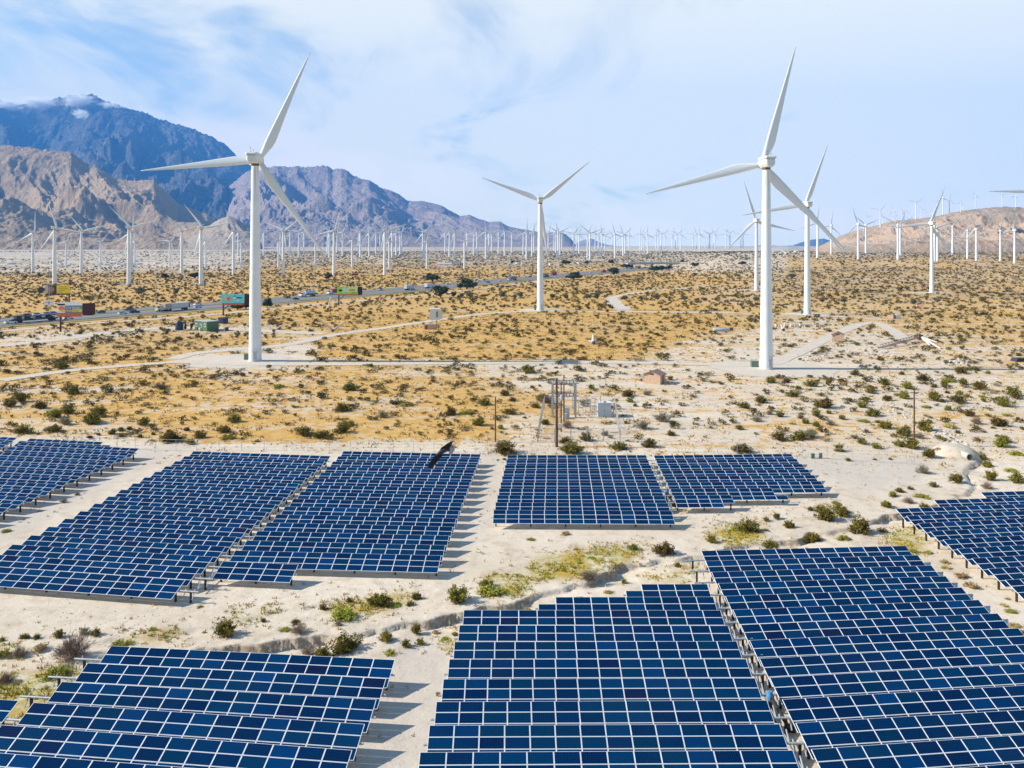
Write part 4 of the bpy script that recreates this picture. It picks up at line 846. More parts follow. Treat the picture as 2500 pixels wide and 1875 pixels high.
def tree(px, py, wpx, hpx, label, sage=False, group='trees along the highway', i=0):
    p = gp(px, py); w_ = wpx*p.y/F; h = hpx*p.y/F; t = empty('tree', p, label, 'tree', group, rng.uniform(0, 6)); OBST.append((p.x, p.y, w_*.6))
    c = link('crown', (CS if sage else CR)[i % 3], t); c.scale = (w_*1.15, w_*1.15, h*1.08); k = link('trunk', ME_trunk, t); k.scale = (w_, w_, h)
TL = [(VT, 620, 468, 190, 128, 'largest dark tree on the near side of the highway'), (VT, 335, 560, 160, 140, 'rounded dark tree in front of the two white trailers'), (VT, 245, 388, 165, 100, 'dark green tree on the far side of the highway before two towers'), (VT, 1770, 362, 190, 88, 'wide dark tree just past the mid turbine tower'), (VU, 215, 315, 155, 85, 'dark tree beside the red truck near the overpass'), (VU, 355, 243, 120, 60, 'dark tree before the overpass beam'), (VU, 655, 275, 110, 65, 'first of the dark trees under the overpass end'), (VU, 735, 272, 90, 62, 'middle one of the dark trees under the overpass end'), (VU, 805, 262, 85, 58, 'last of the dark trees under the overpass end'), (VU, 185, 192, 62, 48, 'small dark tree on the plain behind the highway bend'), (VU, 1090, 230, 80, 52, 'lone round tree on the pale field past the overpass'), (VU, 1600, 210, 82, 50, 'small dark tree beside the half hidden slender turbine'), (VU, 950, 180, 62, 36, 'low tree at the far end of the overpass'), (V6, 575, 470, 130, 60, 'dark tree under the blue billboard'), (V6, 665, 462, 130, 85, 'taller dark tree touching the tall turbine tower'), (V6, 895, 445, 100, 112, 'dark tree just past the tall turbine tower'), (V6, 1555, 143, 98, 68, 'dark tree at the foot of a valley turbine'), (V6, 105, 133, 105, 72, 'dark tree beside a thin steel pole in the valley'), (V5, 1787, 132, 82, 60, 'smaller of two dark valley trees beside the pale boxes'), (VT, 1110, 192, 50, 36, 'dark tree by the far white sheds'), (VT, 1690, 205, 110, 60, 'far tree behind the highway by the blue frames'), (VT, 1910, 196, 70, 38, 'far round tree left of the highway bend'), (VT, 475, 555, 55, 60, 'thin dark tree beside the rounded dark tree')]
for i, (K, x, y, wd, h, lb) in enumerate(TL):
    a = K(x, y); s_ = K(x+1, y)[0]-K(x, y)[0]; tree(a[0], a[1], wd*s_, h*s_, lb, False, 'trees along the highway', i)
SG = [(VT, 565, 562, 62, 62), (VT, 660, 562, 80, 70), (VT, 985, 565, 90, 78), (VT, 1135, 567, 70, 55), (VT, 1200, 563, 70, 72), (VT, 1545, 568, 65, 55), (VT, 1690, 576, 68, 76), (VT, 1915, 578, 92, 65), (VT, 2030, 578, 95, 82), (VU, 335, 588, 85, 70), (VU, 690, 586, 85, 62), (VU, 980, 594, 95, 78), (VU, 1740, 604, 70, 60), (VU, 1095, 326, 60, 40), (VU, 1555, 340, 60, 55), (VU, 2140, 348, 85, 52), (VU, 510, 588, 60, 50), (VU, 1190, 598, 70, 40), (V4, 850, 1075, 45, 40), (V4, 1000, 1078, 50, 36), (V4, 1625, 1075, 55, 38), (V4, 1465, 1088, 50, 32), (V5, 270, 130, 70, 50), (V5, 440, 118, 70, 40), (V5, 1500, 310, 120, 85), (V5, 1890, 305, 75, 75), (V5, 430, 300, 90, 85), (V5, 1055, 280, 55, 65)]
ss = sorted([(*K(x, y), (K(x+wd, y)[0]-K(x, y)[0]), (K(x, y)[1]-K(x, y-h)[1])) for K, x, y, wd, h in SG])
for i, (x, y, wd, h) in enumerate(ss): tree(x, y, wd, h, 'greyish sage tree on the golden plain, %s counting across from the photo edge' % ordn(i+1), True, 'sage trees on the golden plain', i)

# ================================================================ VEHICLES
def paint(c): return mat('paint_%d_%d_%d' % tuple(int(v*100) for v in c), c, .3)
WHITE, BLACK, BLUE, RED, SILVER, TEAL = (.75, .75, .75), (.012, .012, .018), (.03, .06, .22), (.33, .03, .025), (.5, .52, .55), (.02, .09, .11)
ME_wheel = MB().tube((-.11, 0, 0), (.11, 0, 0), .33, n=14).mesh('wheel', M_tyre)
ME_bwheel = MB().tube((-.3, 0, 0), (.3, 0, 0), .5, n=14).mesh('wheel', M_tyre)
def veh(name, p, hd, label, cat, group):
    OBST.append((p.x, p.y, 3)); return empty(name, p, label, cat, group, hd-math.pi/2)
def wheels(t, me, xs, ys, r):
    for y in ys:
        for x in xs: link('wheel', me, t, (x, y, r))
def car(px, off, col, label, dirn=1, kind='car'):
    p, hd = on_hwy(px, 0, off); hd += 0 if dirn > 0 else math.pi
    t = veh('car', p, hd, label, 'car', 'cars on the highway')
    L, Wd, H = (4.6, 1.85, 1.45) if kind == 'car' else (5.2, 2.0, 1.85)
    def sec(y, w, z0, z1_): return [Vector((-w, y, z0)), Vector((w, y, z0)), Vector((w, y, z1_*.85)), Vector((w*.9, y, z1_)), Vector((-w*.9, y, z1_)), Vector((-w, y, z1_*.85))]
    a = L/2; hh = H*.60; cab = Wd*.46
    MB().loft([sec(-a, cab*.85, .35, hh*.85), sec(-a*.92, cab, .25, hh), sec(-a*.2, cab, .22, hh*1.02), sec(a*.45, cab, .22, hh*.98), sec(a*.9, cab, .25, hh*.8), sec(a, cab*.85, .35, hh*.65)]).obj('body', paint(col), t, True, angle=40)
    y0, y1, y2, y3 = (-a*.82, -a*.5, a*.08, a*.42) if kind != 'pickup' else (-a*.15, -a*.08, a*.2, a*.45)
    q = lambda y, w, z: [Vector((-w, y, z)), Vector((w, y, z))]
    MB().loft([q(y0, cab*.94, hh*.98)+q(y3, cab*.94, hh*.95)[::-1], q(y1, cab*.76, H)+q(y2, cab*.76, H)[::-1]]).obj('window', M_glass, t)
    MB().box((0, (y1+y2)/2, H+.02), (cab*1.5, (y2-y1)*1.02, .05)).obj('roof', paint(col), t)
    if kind == 'pickup': MB().box((0, -a*.55, hh*1.0), (cab*1.5, a*.75, .06)).obj('cargo_bed', M_dark, t)
    wheels(t, ME_wheel, (-Wd*.43, Wd*.43), (-L*.31, L*.31), .33); return t
def semi(px, off, cabc, trc, label, dirn=1, tl=13., tank=False, nose=None):
    p, hd = on_hwy(px, 0, off); hd += 0 if dirn > 0 else math.pi
    t = veh('truck', p, hd, label, 'truck', 'trucks on the highway')
    f = tl/2
    MB().box((0, f+2.0, 1.9), (2.4, 2.4, 2.6), tx=.92, ty=.85).box((0, f+3.9, 1.25), (2.2, 1.6, 1.3), ty=.85).box((0, f+1.6, .8), (1.2, 6, .3)).obj('cab', paint(cabc), t)
    MB().box((0, f+3.16, 2.45), (2.0, .12, .9)).obj('windscreen', M_glass, t)
    if tank: MB().tube((0, -f, 2.5), (0, f, 2.5), 1.25, n=18).obj('tank', paint(trc), t, True, angle=40)
    else: MB().box((0, 0, 2.55), (2.55, tl, 2.75)).obj('trailer', paint(trc), t)
    if nose: MB().box((0, -f-.4, 2.3), (2.5, .8, 2.5), ty=.7).obj('rear_cover', paint(nose), t)
    MB().box((0, -f*.2, 1.0), (1.1, tl*.8, .25)).obj('chassis', M_tyre, t)
    wheels(t, ME_bwheel, (-1., 1.), (f+3.6, f+.6, -f+1.2, -f+2.6), .5); return t
car(27, -2, WHITE, 'white pickup truck on the near carriageway behind the car carrier', 1, 'pickup')
p, hd = on_hwy(95, 0, -1); t = veh('car_carrier', p, hd, 'long black car carrier loaded with blue and silver cars', 'car carrier', None)
MB().box((0, -9.6, 1.9), (2.5, 2.6, 2.7), ty=.85).box((0, -11.4, 1.2), (2.3, 1.6, 1.4)).obj('cab', paint(BLACK), t)
m = MB().box((0, 0, .95), (2.5, 16, .3)).box((0, .5, 2.5), (2.5, 15, .18))
for y in (-7, -3.5, 0, 3.5, 7.6):
    for x in (-1.2, 1.2): m.tube((x, y, .9), (x, y+.4, 3.3), .09, n=5)
m.obj('deck_frame', M_tyre, t)
for i, (y, z, c) in enumerate(((-5.5, 2.65, BLUE), (-.9, 2.65, SILVER), (3.6, 2.65, (.25, .4, .6)), (6.6, 2.75, (.10, .25, .5)), (-5, 1.1, BLACK), (0, 1.1, BLUE), (4.8, 1.1, BLACK))):
    cc = p+Matrix.Rotation(hd-math.pi/2, 3, 'Z') @ Vector((0, y, z)); q = empty('car', cc, '%s car carried on the %s deck of the black carrier, %s from its cab' % (('blue', 'silver', 'pale blue', 'teal blue', 'black', 'dark blue', 'black')[i], 'upper' if z > 2 else 'lower', ordn((1, 2, 3, 4, 1, 2, 3)[i])), 'car', 'cars on the carrier', hd-math.pi/2)
    MB().loft([[Vector((s*w_, yy, zz)) for s, zz in ((-1, .2), (1, .2), (1, hh), (-1, hh))] for yy, w_, hh in ((-2.1, .75, .7), (-1.9, .88, .85), (1.2, .88, .85), (2.0, .75, .65))]).obj('body', paint(c), q)
    MB().box((0, -.25, 1.05), (1.6, 2.4, .5), tx=.85, ty=.65).obj('window', M_glass, q)
wheels(t, ME_bwheel, (-1., 1.), (-11.2, -8.6, 5.2, 6.6), .5)
car(166, -2, WHITE, 'white car just past the post of the red framed billboard')
car(248, 17, TEAL, 'dark teal car on the far carriageway behind the billboards', -1)
car(300, 1, WHITE, 'white car on the near carriageway between two dark cars')
car(330, 2, BLACK, 'black wagon on the near carriageway behind the white trailer', 1, 'suv')
car(313, 20, (.06, .07, .08), 'dark van on the far carriageway above the white car', -1, 'suv')
semi(438, -1, WHITE, (.62, .64, .66), 'white box trailer truck with dark red tail cover', -1, 11, nose=(.10, .015, .012))
semi(407, -1, (.55, .50, .42), (.42, .38, .32), 'beige flatbed truck just ahead of the white trailer', -1, 4)
car(484, 17, WHITE, 'white van on the far carriageway just before the blue billboard', -1, 'suv')
car(483, 2, WHITE, 'white car on the near carriageway below the white van')
car(701, 18, (.03, .03, .03), 'black car on the far carriageway past the tall turbine', -1)
car(724, 2, (.02, .03, .08), 'dark blue car on the near carriageway past the tall turbine')
semi(757, 19, WHITE, (.50, .60, .66), 'white truck pulling a pale blue rounded trailer', -1, 10, True)
semi(822, 19, WHITE, RED, 'white cab truck with red trailer behind the green billboard', -1, 11)
car(929, 18, (.35, .45, .6), 'pale blue car on the far carriageway past the green billboard', -1, 'suv')
semi(996, 1, SILVER, (.55, .58, .62), 'grey white box truck, the one closer to the green billboard', 1, 7)
semi(1046, 1, SILVER, (.66, .68, .72), 'pale box truck, the one closer to the rounded dark tree', 1, 8)
car(1093, 18, WHITE, 'white car on the far carriageway above the pale box truck', -1)
for i, (x, of, c, lb) in enumerate(((1168, 20, WHITE, 'white car first after the largest dark tree, far carriageway'), (1182, 17, SILVER, 'silver car second after the largest dark tree, far carriageway'), (1193, 1, (.02, .03, .06), 'navy car just after the largest dark tree, near carriageway'), (1220, 1, WHITE, 'white car between the navy car and the loaded truck'), (1283, 18, WHITE, 'white car close to the mid turbine tower, far carriageway'), (1294, 18, (.05, .05, .06), 'black car close to the mid turbine tower, far carriageway'), (1441, 2, WHITE, 'white car shortly before the red truck'), (1530, 2, WHITE, 'white car under the approach to the overpass'), (1541, 17, (.1, .1, .12), 'dark car near the overpass, far carriageway'), (1575, 17, WHITE, 'white car closest to the overpass pier'))): car(x, of, c, lb)
semi(1253, 1, SILVER, (.16, .17, .2), 'silver cab truck with low dark load before the mid turbine', -1, 12)
semi(1331, 1, (.05, .09, .09), (.08, .13, .13), 'dark green truck just past the mid turbine tower', 1, 6)
semi(1355, 17, RED, (.20, .03, .04), 'maroon truck past the mid turbine, far carriageway', -1, 5)
semi(1471, 2, (.08, .01, .01), (.5, .16, .10), 'red truck beside the dark tree near the overpass', 1, 6)
semi(1560, 17, RED, (.5, .25, .2), 'small red truck approaching the overpass', -1, 6)
# ================================================================ BILLBOARDS AND SIGNS
def bar(m, x0, x1, z0, z1_, y=-.03): return m.box(((x0+x1)/2, y, (z0+z1_)/2), (x1-x0, .03, z1_-z0))
def blob(m, x, z, rx, rz, y=-.03, n=14): return m.face([(x+rx*math.cos(2*math.pi*i/n)*(1+.15*math.sin(3*i)), y, z+rz*math.sin(2*math.pi*i/n)) for i in range(n)])
def text(s, parent, m, x, z, size, y=-.06):
    c = bpy.data.curves.new('lettering', 'FONT'); c.body = s; c.size = size; c.extrude = .012; c.align_x = 'LEFT'; c.materials.append(m)
    tmp = bpy.data.objects.new('lettering', c); COL.objects.link(tmp); me = bpy.data.meshes.new_from_object(tmp.evaluated_get(bpy.context.evaluated_depsgraph_get())); bpy.data.objects.remove(tmp)
    o = link('lettering', me, parent); o.location = (x, y, z); o.rotation_euler = (R(90), 0, 0); return o
def billboard(bx, by, x0, x1, y0, y1, label, face, frame, backw, yaw=0, post_at=0.0, brace=1, apron=None, vback=True, group='billboards beside the highway'):
    p = gp(bx, by); s = p.y/F; t = empty('billboard', p, label, 'billboard', group, yaw); OBST.append((p.x, p.y, 2))
    X0, X1, Z0, Z1 = (x0-bx)*s, (x1-bx)*s, HC-(y1-HY)*s-p.z, HC-(y0-HY)*s-p.z
    MB().box(((X0+X1)/2, .15, (Z0+Z1)/2), (X1-X0, .25, Z1-Z0)).obj('sign_face', face, t)
    if apron: MB().box(((X0+X1)/2, -.05, Z0-apron*.5-.02), ((X1-X0)*.94, .3, apron)).obj('apron', frame, t)
    MB().tube((0, .6, -.5), (0, .6, Z1-.5), .38, n=12).obj('post', M_brown, t, True, angle=40)
    bx_ = (X1-X0)*.32*brace; MB().tube((0, .6, Z0*.42), (bx_, .6, Z0-.3), .16, n=8).obj('brace', M_brown, t)
    if vback:
        bw = backw*s; a = Vector((X1, .2, 0)); b = Vector((X1+bw, 2.6, 0)); m = MB()
        m.face([(a.x, a.y, Z0-.4), (b.x, b.y, Z0-.4), (b.x, b.y, Z1-.1), (a.x, a.y, Z1-.1)]); m.face([(a.x, a.y+.3, Z0-.4), (b.x, b.y+.3, Z0-.4), (b.x, b.y+.3, Z1-.1), (a.x, a.y+.3, Z1-.1)])
        for k in range(5):
            c = a.lerp(b, (k+.5)/5); m.box((c.x, c.y-.12, (Z0+Z1)/2-.2), (.14, .14, Z1-Z0))
        m.box(((a.x+b.x)/2, 1.2, Z0-.5), (bw, .5, .25)); m.obj('rear_panel', M_brown, t)
    return t, X0, X1, Z0, Z1
SG_ = lambda n, c: mat('sign_'+n, c, .5)
t, X0, X1, Z0, Z1 = billboard(146, 810.5, 140.5, 201, 740, 767, 'red framed billboard for car garages with yellow price', SG_('grey', (.20, .23, .27)), M_rust, 23, apron=1.0)
w_, h = X1-X0, Z1-Z0
m = MB(); bar(m, X0, X1, Z1-.95, Z1+.05); bar(m, X0, X0+w_*.30, Z0+.5, Z1-.3); 
for k in range(9): m.box((X0+w_*(.06+k*.104), 0, Z1+.18), (w_*.085, .2, .55))
m.obj('white_panel', SG_('white', (.88, .88, .86)), t)
m = MB(); blob(m, X0+w_*.17, Z0+h*.52, w_*.13, h*.22, -.07); blob(m, X0+w_*.06, Z1+.4, .5, .35, -.12); m.obj('picture', SG_('coral', (.86, .20, .09)), t)
m = MB(); blob(m, X0+w_*.22, Z0+h*.33, w_*.12, h*.12, -.09); m.obj('picture', SG_('amber', (.85, .5, .12)), t)
bar(MB(), X0, X1, Z0, Z0+.55, -.05).obj('red_band', M_rust, t)
text('3-Car Garages', t, SG_('white', (1, 1, 1)), X0+w_*.33, Z0+h*.52, 1.0, -.03); text('FROM', t, SG_('white', (1, 1, 1)), X0+w_*.35, Z0+h*.24, .85, -.03)
bar(MB(), X0+w_*.60, X1-.2, Z0+h*.2, Z0+h*.46).obj('price_patch', SG_('yellow', (.80, .70, .01)), t); text('$300s', t, SG_('olive', (.30, .26, .02)), X0+w_*.64, Z0+h*.24, .95, -.08)
t, X0, X1, Z0, Z1 = billboard(167.5, 748, 110.5, 170.5, 696.5, 716.5, 'yellow billboard with a dark portrait beside plain lines of text', SG_('gold', (.90, .70, .015)), M_brown, 2, brace=-1, apron=.7, vback=False)
w_, h = X1-X0, Z1-Z0
bar(MB(), X0, X0+w_*.46, Z0, Z1, .0).obj('portrait', SG_('umber', (.06, .04, .035)), t)
m = MB(); blob(m, X0+w_*.24, Z0+h*.5, w_*.13, h*.36, -.03); m.obj('face_patch', SG_('skin', (.38, .22, .17)), t); bar(MB(), X0, X0+w_*.12, Z0, Z1, -.045).obj('pale_edge', SG_('lilac', (.55, .5, .52)), t); bar(MB(), X0+w_*.14, X0+w_*.3, Z0, Z0+h*.12, -.05).obj('red_corner', M_rust, t)
m = MB()
for k, (a, b) in enumerate(((.56, .86), (.54, .92), (.54, .80), (.54, .70))): bar(m, X0+w_*a, X0+w_*b, Z1-h*(.24+k*.2), Z1-h*(.18+k*.2), .0)
m.obj('text_lines', SG_('ochre', (.36, .24, .01)), t)
t, X0, X1, Z0, Z1 = billboard(544, 770, 540, 596.5, 718, 740, 'bright blue billboard in front of the dark trees', SG_('cyan', (.20, .74, .86)), M_rust, 15, apron=.95)
w_, h = X1-X0, Z1-Z0
blob(MB(), X0+w_*.22, Z0+h*.52, w_*.085, h*.26).obj('picture', SG_('cream', (.72, .62, .25)), t); blob(MB(), X0+w_*.35, Z0+h*.48, w_*.085, h*.28).obj('picture', SG_('salmon', (.72, .35, .25)), t)
m = MB(); bar(m, X0+w_*.52, X0+w_*.64, Z0+h*.74, Z0+h*.82); bar(m, X0+w_*.66, X0+w_*.90, Z0+h*.52, Z0+h*.66); m.obj('text_lines', SG_('navy', (.01, .10, .35)), t)
m = MB(); bar(m, X0+w_*.52, X0+w_*.62, Z0+h*.5, Z0+h*.64); bar(m, X0+w_*.66, X0+w_*.78, Z0+h*.24, Z0+h*.36); m.obj('text_lines', SG_('white', (1, 1, 1)), t)
t, X0, X1, Z0, Z1 = billboard(826.4, 746, 823, 873, 700, 718, 'lime green billboard beside the red trailer', SG_('lime', (.36, .80, .10)), M_rust, 9.5, apron=.8)
w_, h = X1-X0, Z1-Z0
bar(MB(), X0+w_*.5, X1-.1, Z0+h*.25, Z1-.1, .0).obj('pale_panel', SG_('pale_lime', (.76, .86, .36)), t); m = MB(); blob(m, X0+w_*.36, Z0+h*.55, w_*.13, h*.35, .0); m.obj('picture', SG_('mint', (.6, .8, .7)), t)
m = MB(); blob(m, X0+w_*.16, Z0+h*.5, w_*.10, h*.16, -.03); m.obj('picture', SG_('forest', (.015, .05, .03)), t); m = MB()
for k in range(6): m.box((X0+w_*(.6+k*.05), -.03, Z0+h*.53), (w_*.03, .04, h*(.22+.08*(k % 2))))
bar(m, X0+w_*.7, X0+w_*.93, Z0+h*.12, Z0+h*.2); m.obj('text_lines', SG_('brown', (.25, .16, .05)), t)
p = gp(119.5, 760); s = p.y/F; t = empty('sign', p, 'small white two post sign behind the car carrier', 'sign'); z0, z1s = HC-(745-HY)*s-p.z, HC-(734-HY)*s-p.z
MB().box((0, 0, (z0+z1s)/2), (25*s, .15, z1s-z0)).obj('sign_face', SG_('white', (.88, .88, .86)), t); m = MB(); bar(m, -9*s, 9*s, z0+(z1s-z0)*.55, z0+(z1s-z0)*.68, -.1); bar(m, -1.2*s, 1.2*s, z0+.3, z1s-.3, -.12); m.obj('text_lines', SG_('slate', (.3, .33, .36)), t)
for x in (-3*s, 4*s): MB().tube((x, .2, -.3), (x, .2, z1s-.2), .12, n=6).obj('post', M_gsteel, t)
# ================================================================ CABINS, HUTS, TANKS, SCRAP
def K_at(px, py): p = gp(px, py); OBST.append((p.x, p.y, 4)); return p, p.y/F
p, s = K_at(475, 806); t = empty('cabin', p, 'green metal cabin with white window frames in the dirt yard', 'cabin', None, R(-38))
M_green = mat('cabin_green', (.075, .165, .085), .6, var=.15); L_, Wd, H = 9.2, 5.4, 3.9
MB().box((L_/2, Wd/2, H/2), (L_, Wd, H)).obj('wall', M_green, t); MB().box((L_/2, Wd/2, H+.09), (L_+.3, Wd+.3, .18)).obj('roof', mat('cabin_roof', (.42, .42, .38), .8), t)
def win(par, x, z, w_, h, ax=0):
    f = MB(); d = (w_, .12, h) if ax == 0 else (.12, w_, h); c = (x, -.05, z) if ax == 0 else (-.05, x, z); o = f.box(c, d).obj('window', mat('frame_white', (.7, .7, .66), .6), par)
    d2 = (w_*.62, .1, h*.66) if ax == 0 else (.1, w_*.62, h*.66); c2 = (x, -.1, z) if ax == 0 else (-.1, x, z); MB().box(c2, d2).obj('pane', M_glass, o)
win(t, 1.4, 2.3, 1.3, 1.4); win(t, 7.8, 2.5, 1.2, 1.4)
o = MB().box((4.7, -.05, 1.5), (1.2, .12, 2.6)).obj('door', mat('frame_white', (.7, .7, .66), .6), t); MB().box((4.6, -.12, 1.45), (.85, .08, 2.4)).obj('door_panel', M_green, o)
for i, (x, y) in enumerate(((452, 806.5), (467.5, 807))): tree(x, y, 7 if i else 6, 19, ('thin small tree against the green cabin wall by the tank', 'thin small tree against the green cabin wall by the corner')[i], False, 'small trees at the green cabin', i)
p, s = K_at(438, 806); MBt = MB().lathe([(1.62, 0), (1.62, 3.1), (1.5, 3.3), (.5, 3.7), (.4, 3.75)], 24)
t = empty('water_tank', p, 'dark navy water tank beside the green cabin', 'water tank'); MBt.obj('tank_shell', mat('tank_navy', (.018, .035, .075), .35), t, True, angle=40); MB().lathe([(.42, 3.74), (.42, 3.9), (.1, 3.95)], 12).obj('lid', M_tyre, t)
p, s = K_at(488, 808); tag(MB().tube((0, 0, 0), (0, 0, 1.3), .45, n=14).tube((0, 0, 1.3), (0, 0, 1.4), .4, .2, 14).obj('propane_cylinder', mat('box_white', (.72, .72, .70), .5), None, True, p), 'small white upright cylinder in front of the green cabin', 'gas cylinder')
p, s = K_at(532, 789.5); t = empty('container', p, 'small cargo container with red end and navy side', 'container', None, R(-40)); 
m = MB().box((0.1, 1.3, 1.4), (.2, 2.6, 2.7)); m.obj('end_door', mat('cont_red', (.60, .10, .055), .6), t); m = MB().box((2.2, 1.3, 1.4), (4.0, 2.6, 2.7))
for k in range(10): m.box((.4+k*.4, -.03, 1.4), (.18, .1, 2.5))
m.obj('body', mat('cont_navy', (.03, .045, .10), .5), t)
for x, y, r, h, c, lb in ((554, 808, .55, 1.5, (.02, .03, .04), 'dark drum on the yard edge past the green cabin'), (548, 808, .35, 1.4, (.7, .72, .74), 'white drum next to the dark drum on the yard edge')):
    p, s = K_at(x, y); tag(MB().lathe([(r*1.25, 0), (r*1.25, .1), (r*1.2, .12), (r*1.2, h*.5), (r*1.28, h*.52), (r*1.2, h*.55), (r*1.2, h), (r*.9, h+.05)], 18).obj('drum', mat('drum_%d' % (c[0]*100), c, .4), None, True, p, 40), lb, 'drum')
p, s = K_at(64*0+1064, 805); t = empty('lookout_box', p, 'white box with slatted opening raised on a post beside the dirt road', 'raised box', None, R(6)); z0, z1s = 24*s, 50*s; x0, x1 = -14.5*s, 10*s; wh = mat('box_white', (.72, .72, .70), .5)
MB().tube((2*s, 1, -.3), (2*s, 1, z0), .22, n=8).tube((-9*s, 1, -.3), (-9*s, 1, z0), .12, n=8).obj('post', M_gsteel, t)
MB().box(((x0+x1)/2, 1.5, (z0+z1s)/2), (x1-x0, 3, z1s-z0)).box((x1+3*s, 1.5, z0+(z1s-z0)*.42), (6*s, 2.6, (z1s-z0)*.72)).box(((x0+x1)/2, 1.5, z1s+.08), (x1-x0+.3, 3.2, .16)).obj('wall', wh, t)
m = MB()
for x in (1.5*s, 4.5*s): m.box((x, -.03, (z0+z1s)/2+.1), (1.5*s, .1, (z1s-z0)*.55))
m.obj('vent_opening', M_dark, t)
def hut(px, py, wf, wside, h, label, yaw=-32, gable=True):
    p, s = K_at(px, py); t = empty('hut', p, label, 'hut', 'brick huts on the sand', R(yaw)); c, sn = math.cos(R(yaw)), math.sin(R(yaw))
    a = wf*s/max(.3, math.cos(R(yaw))); b = max(wside*s/abs(math.sin(R(yaw))), 2.2); H = h*s*.74; m = MB()
    m.box((-a/2, b/2, H/2-.2), (a, b, H+.4)); m.raw([(-a, 0, H), (0, 0, H), (-a/2, 0, H*1.33), (-a, b, H), (0, b, H), (-a/2, b, H*1.33)], [(0, 1, 2), (4, 3, 5), (0, 2, 5, 3), (1, 4, 5, 2)])
    m.obj('wall', mat('hut_brick', (.60, .40, .28), .9, var=.2, vscale=2), t); r = MB(); o_ = .35
    for sg in (-1, 1):
        e = Vector((-a/2+sg*(a/2+o_), 0, H-.05-o_*.3)); k = Vector((-a/2, 0, H*1.33+.12)); r.loft([[Vector((e.x, y, e.z)), Vector((k.x, y, k.z)), Vector((k.x, y, k.z+.14)), Vector((e.x, y, e.z+.14))] for y in (-o_, b+o_)])
    r.obj('roof', mat('hut_roof', (.34, .22, .17), .85, var=.3, vscale=3), t)
    MB().box((-a*.5, -.03, H*1.05), (a*.22, .08, .3)).obj('vent', M_brown, t); MB().box((.03, b*.5, H*.45), (.08, 1.0, H*.9)).obj('door', mat('hut_door', (.25, .15, .11), .7), t)
hut(1612, 939.5, 37, 18, 31, 'largest brick utility hut, on white sand near the tallest turbine')
hut(2060, 834.6, 25, 7, 23, 'brick hut at the end of the curved dirt track', -20); hut(2181, 778.6, 12, 8, 14, 'small brick hut with a white box at its side', -35)
hut(2256, 751.5, 15, 6, 13, 'brick hut among bushes below the lone plain turbine', -22); hut(1958, 713, 15, 5, 10, 'low brick hut almost behind a turbine tower', -20)
p, s = K_at(2194, 778.5); tag(MB().box((0, 1, .9), (11*s, 1.6, 2.2)).box((0, 1, 2.05), (11*s+.2, 1.8, .1)).obj('utility_box', mat('box_white', (.72, .72, .70), .5), None, loc=p), 'white utility box attached beside the small brick hut', 'utility box')
p, s = K_at(1050, 804.5); t = empty('shed', p, 'low tan shed with a dark red door below the raised white box', 'shed'); MB().box((0, 1.4, 1.0), (28*s, 2.8, 2.2)).obj('wall', mat('shed_tan', (.52, .36, .24), .9), t); MB().box((0, 1.4, 2.17), (29*s, 3.0, .14)).obj('roof', mat('shed_roof', (.5, .42, .33), .8), t); MB().box((-9*s, -.03, .9), (5*s, .1, 1.6)).obj('door', mat('shed_door', (.22, .05, .03), .7), t)
p, s = K_at(1761, 811); t = empty('gas_tank', p, 'long grey cylinder tank lying among the bushes', 'tank'); r = 4.2*s; l = 20*s; rings = []
MB().loft([[Vector((x, q*math.cos(2*math.pi*i/16), r+.35+q*math.sin(2*math.pi*i/16))) for i in range(16)] for x, q in ((-l, r*.3), (-l*.95, r*.8), (-l*.88, r), (l*.88, r), (l*.95, r*.8), (l, r*.3))]).obj('tank_shell', mat('tank_grey', (.42, .46, .52), .5), t, True, angle=50); MB().box((-l*.6, 0, .3), (.4, r*1.3, .8)).box((l*.6, 0, .3), (.4, r*1.3, .8)).obj('saddle', M_gsteel, t)
M_scrap = mat('weathered_white', (.70, .66, .60), .6, var=.2); M_scrap2 = mat('weathered_tan', (.52, .42, .36), .7, var=.2)
def wreck(px, py, tips, label, m_, rr=.34, post=None):
    p, s = K_at(px, py); t = empty('scrap_rotor', p, label, 'scrap rotor', 'old turbine rotors dumped on the plain'); hz = (post or 0)*s+.7
    MB().tube((0, -.7, hz), (0, .7, hz), .6, .5, 10).obj('hub', mat('hub_rust', (.10, .07, .09), .7), t)
    if post: MB().tube((0, 0, -.2), (0, 0, hz), .16, n=6).obj('post', M_gsteel, t)
    for tx, ty in tips: b = Vector(((tx-px)*s, rng.uniform(.3, 1.2), max((py-ty)*s, .35))); MB().tube((0, 0, hz), b, rr, rr*.45, 8).obj('blade', m_, t)
wreck(669, 811, [(641, 790), (686, 794.5)], 'white V shaped pair of old blades just past the tall tower', M_scrap); wreck(813, 811, [(774, 778.5), (842.5, 785)], 'tan V shaped pair of old blades lying by the dirt road', M_scrap2, .5)
wreck(598, 806, [(599.5, 775), (582, 804.5)], 'old rotor on a thin post with one upright cream blade', M_scrap, .28, 10); wreck(801, 757, [(807, 724.6)], 'single pale blade leaning upright below the green billboard', M_scrap, .55)
wreck(1912, 809, [(1920, 787.5), (1908, 792)], 'pair of white blades standing among scrap past the tallest tower', M_scrap, .5)
wreck(1449, 841, [(1449, 817), (1436, 832), (1467, 838)], 'white tent shaped scrap of three blades among the bushes', M_scrap, .75)
p, s = K_at(2246, 834); t = empty('fallen_turbine', p, 'fallen turbine with lattice tower and pale blades on the sand', 'fallen turbine'); a = Vector((0, 0, 1.6)); q2 = gp(2148, 853)-p; b = Vector((q2.x, q2.y, .5)); m = MB()
d = (b-a).normalized(); u = Vector((-d.y, d.x, 0)).normalized(); off = [u*.7, -u*.7, Vector((0, 0, 1.1))]
for o_ in off: m.tube(a+o_, b+o_, .09, n=5)
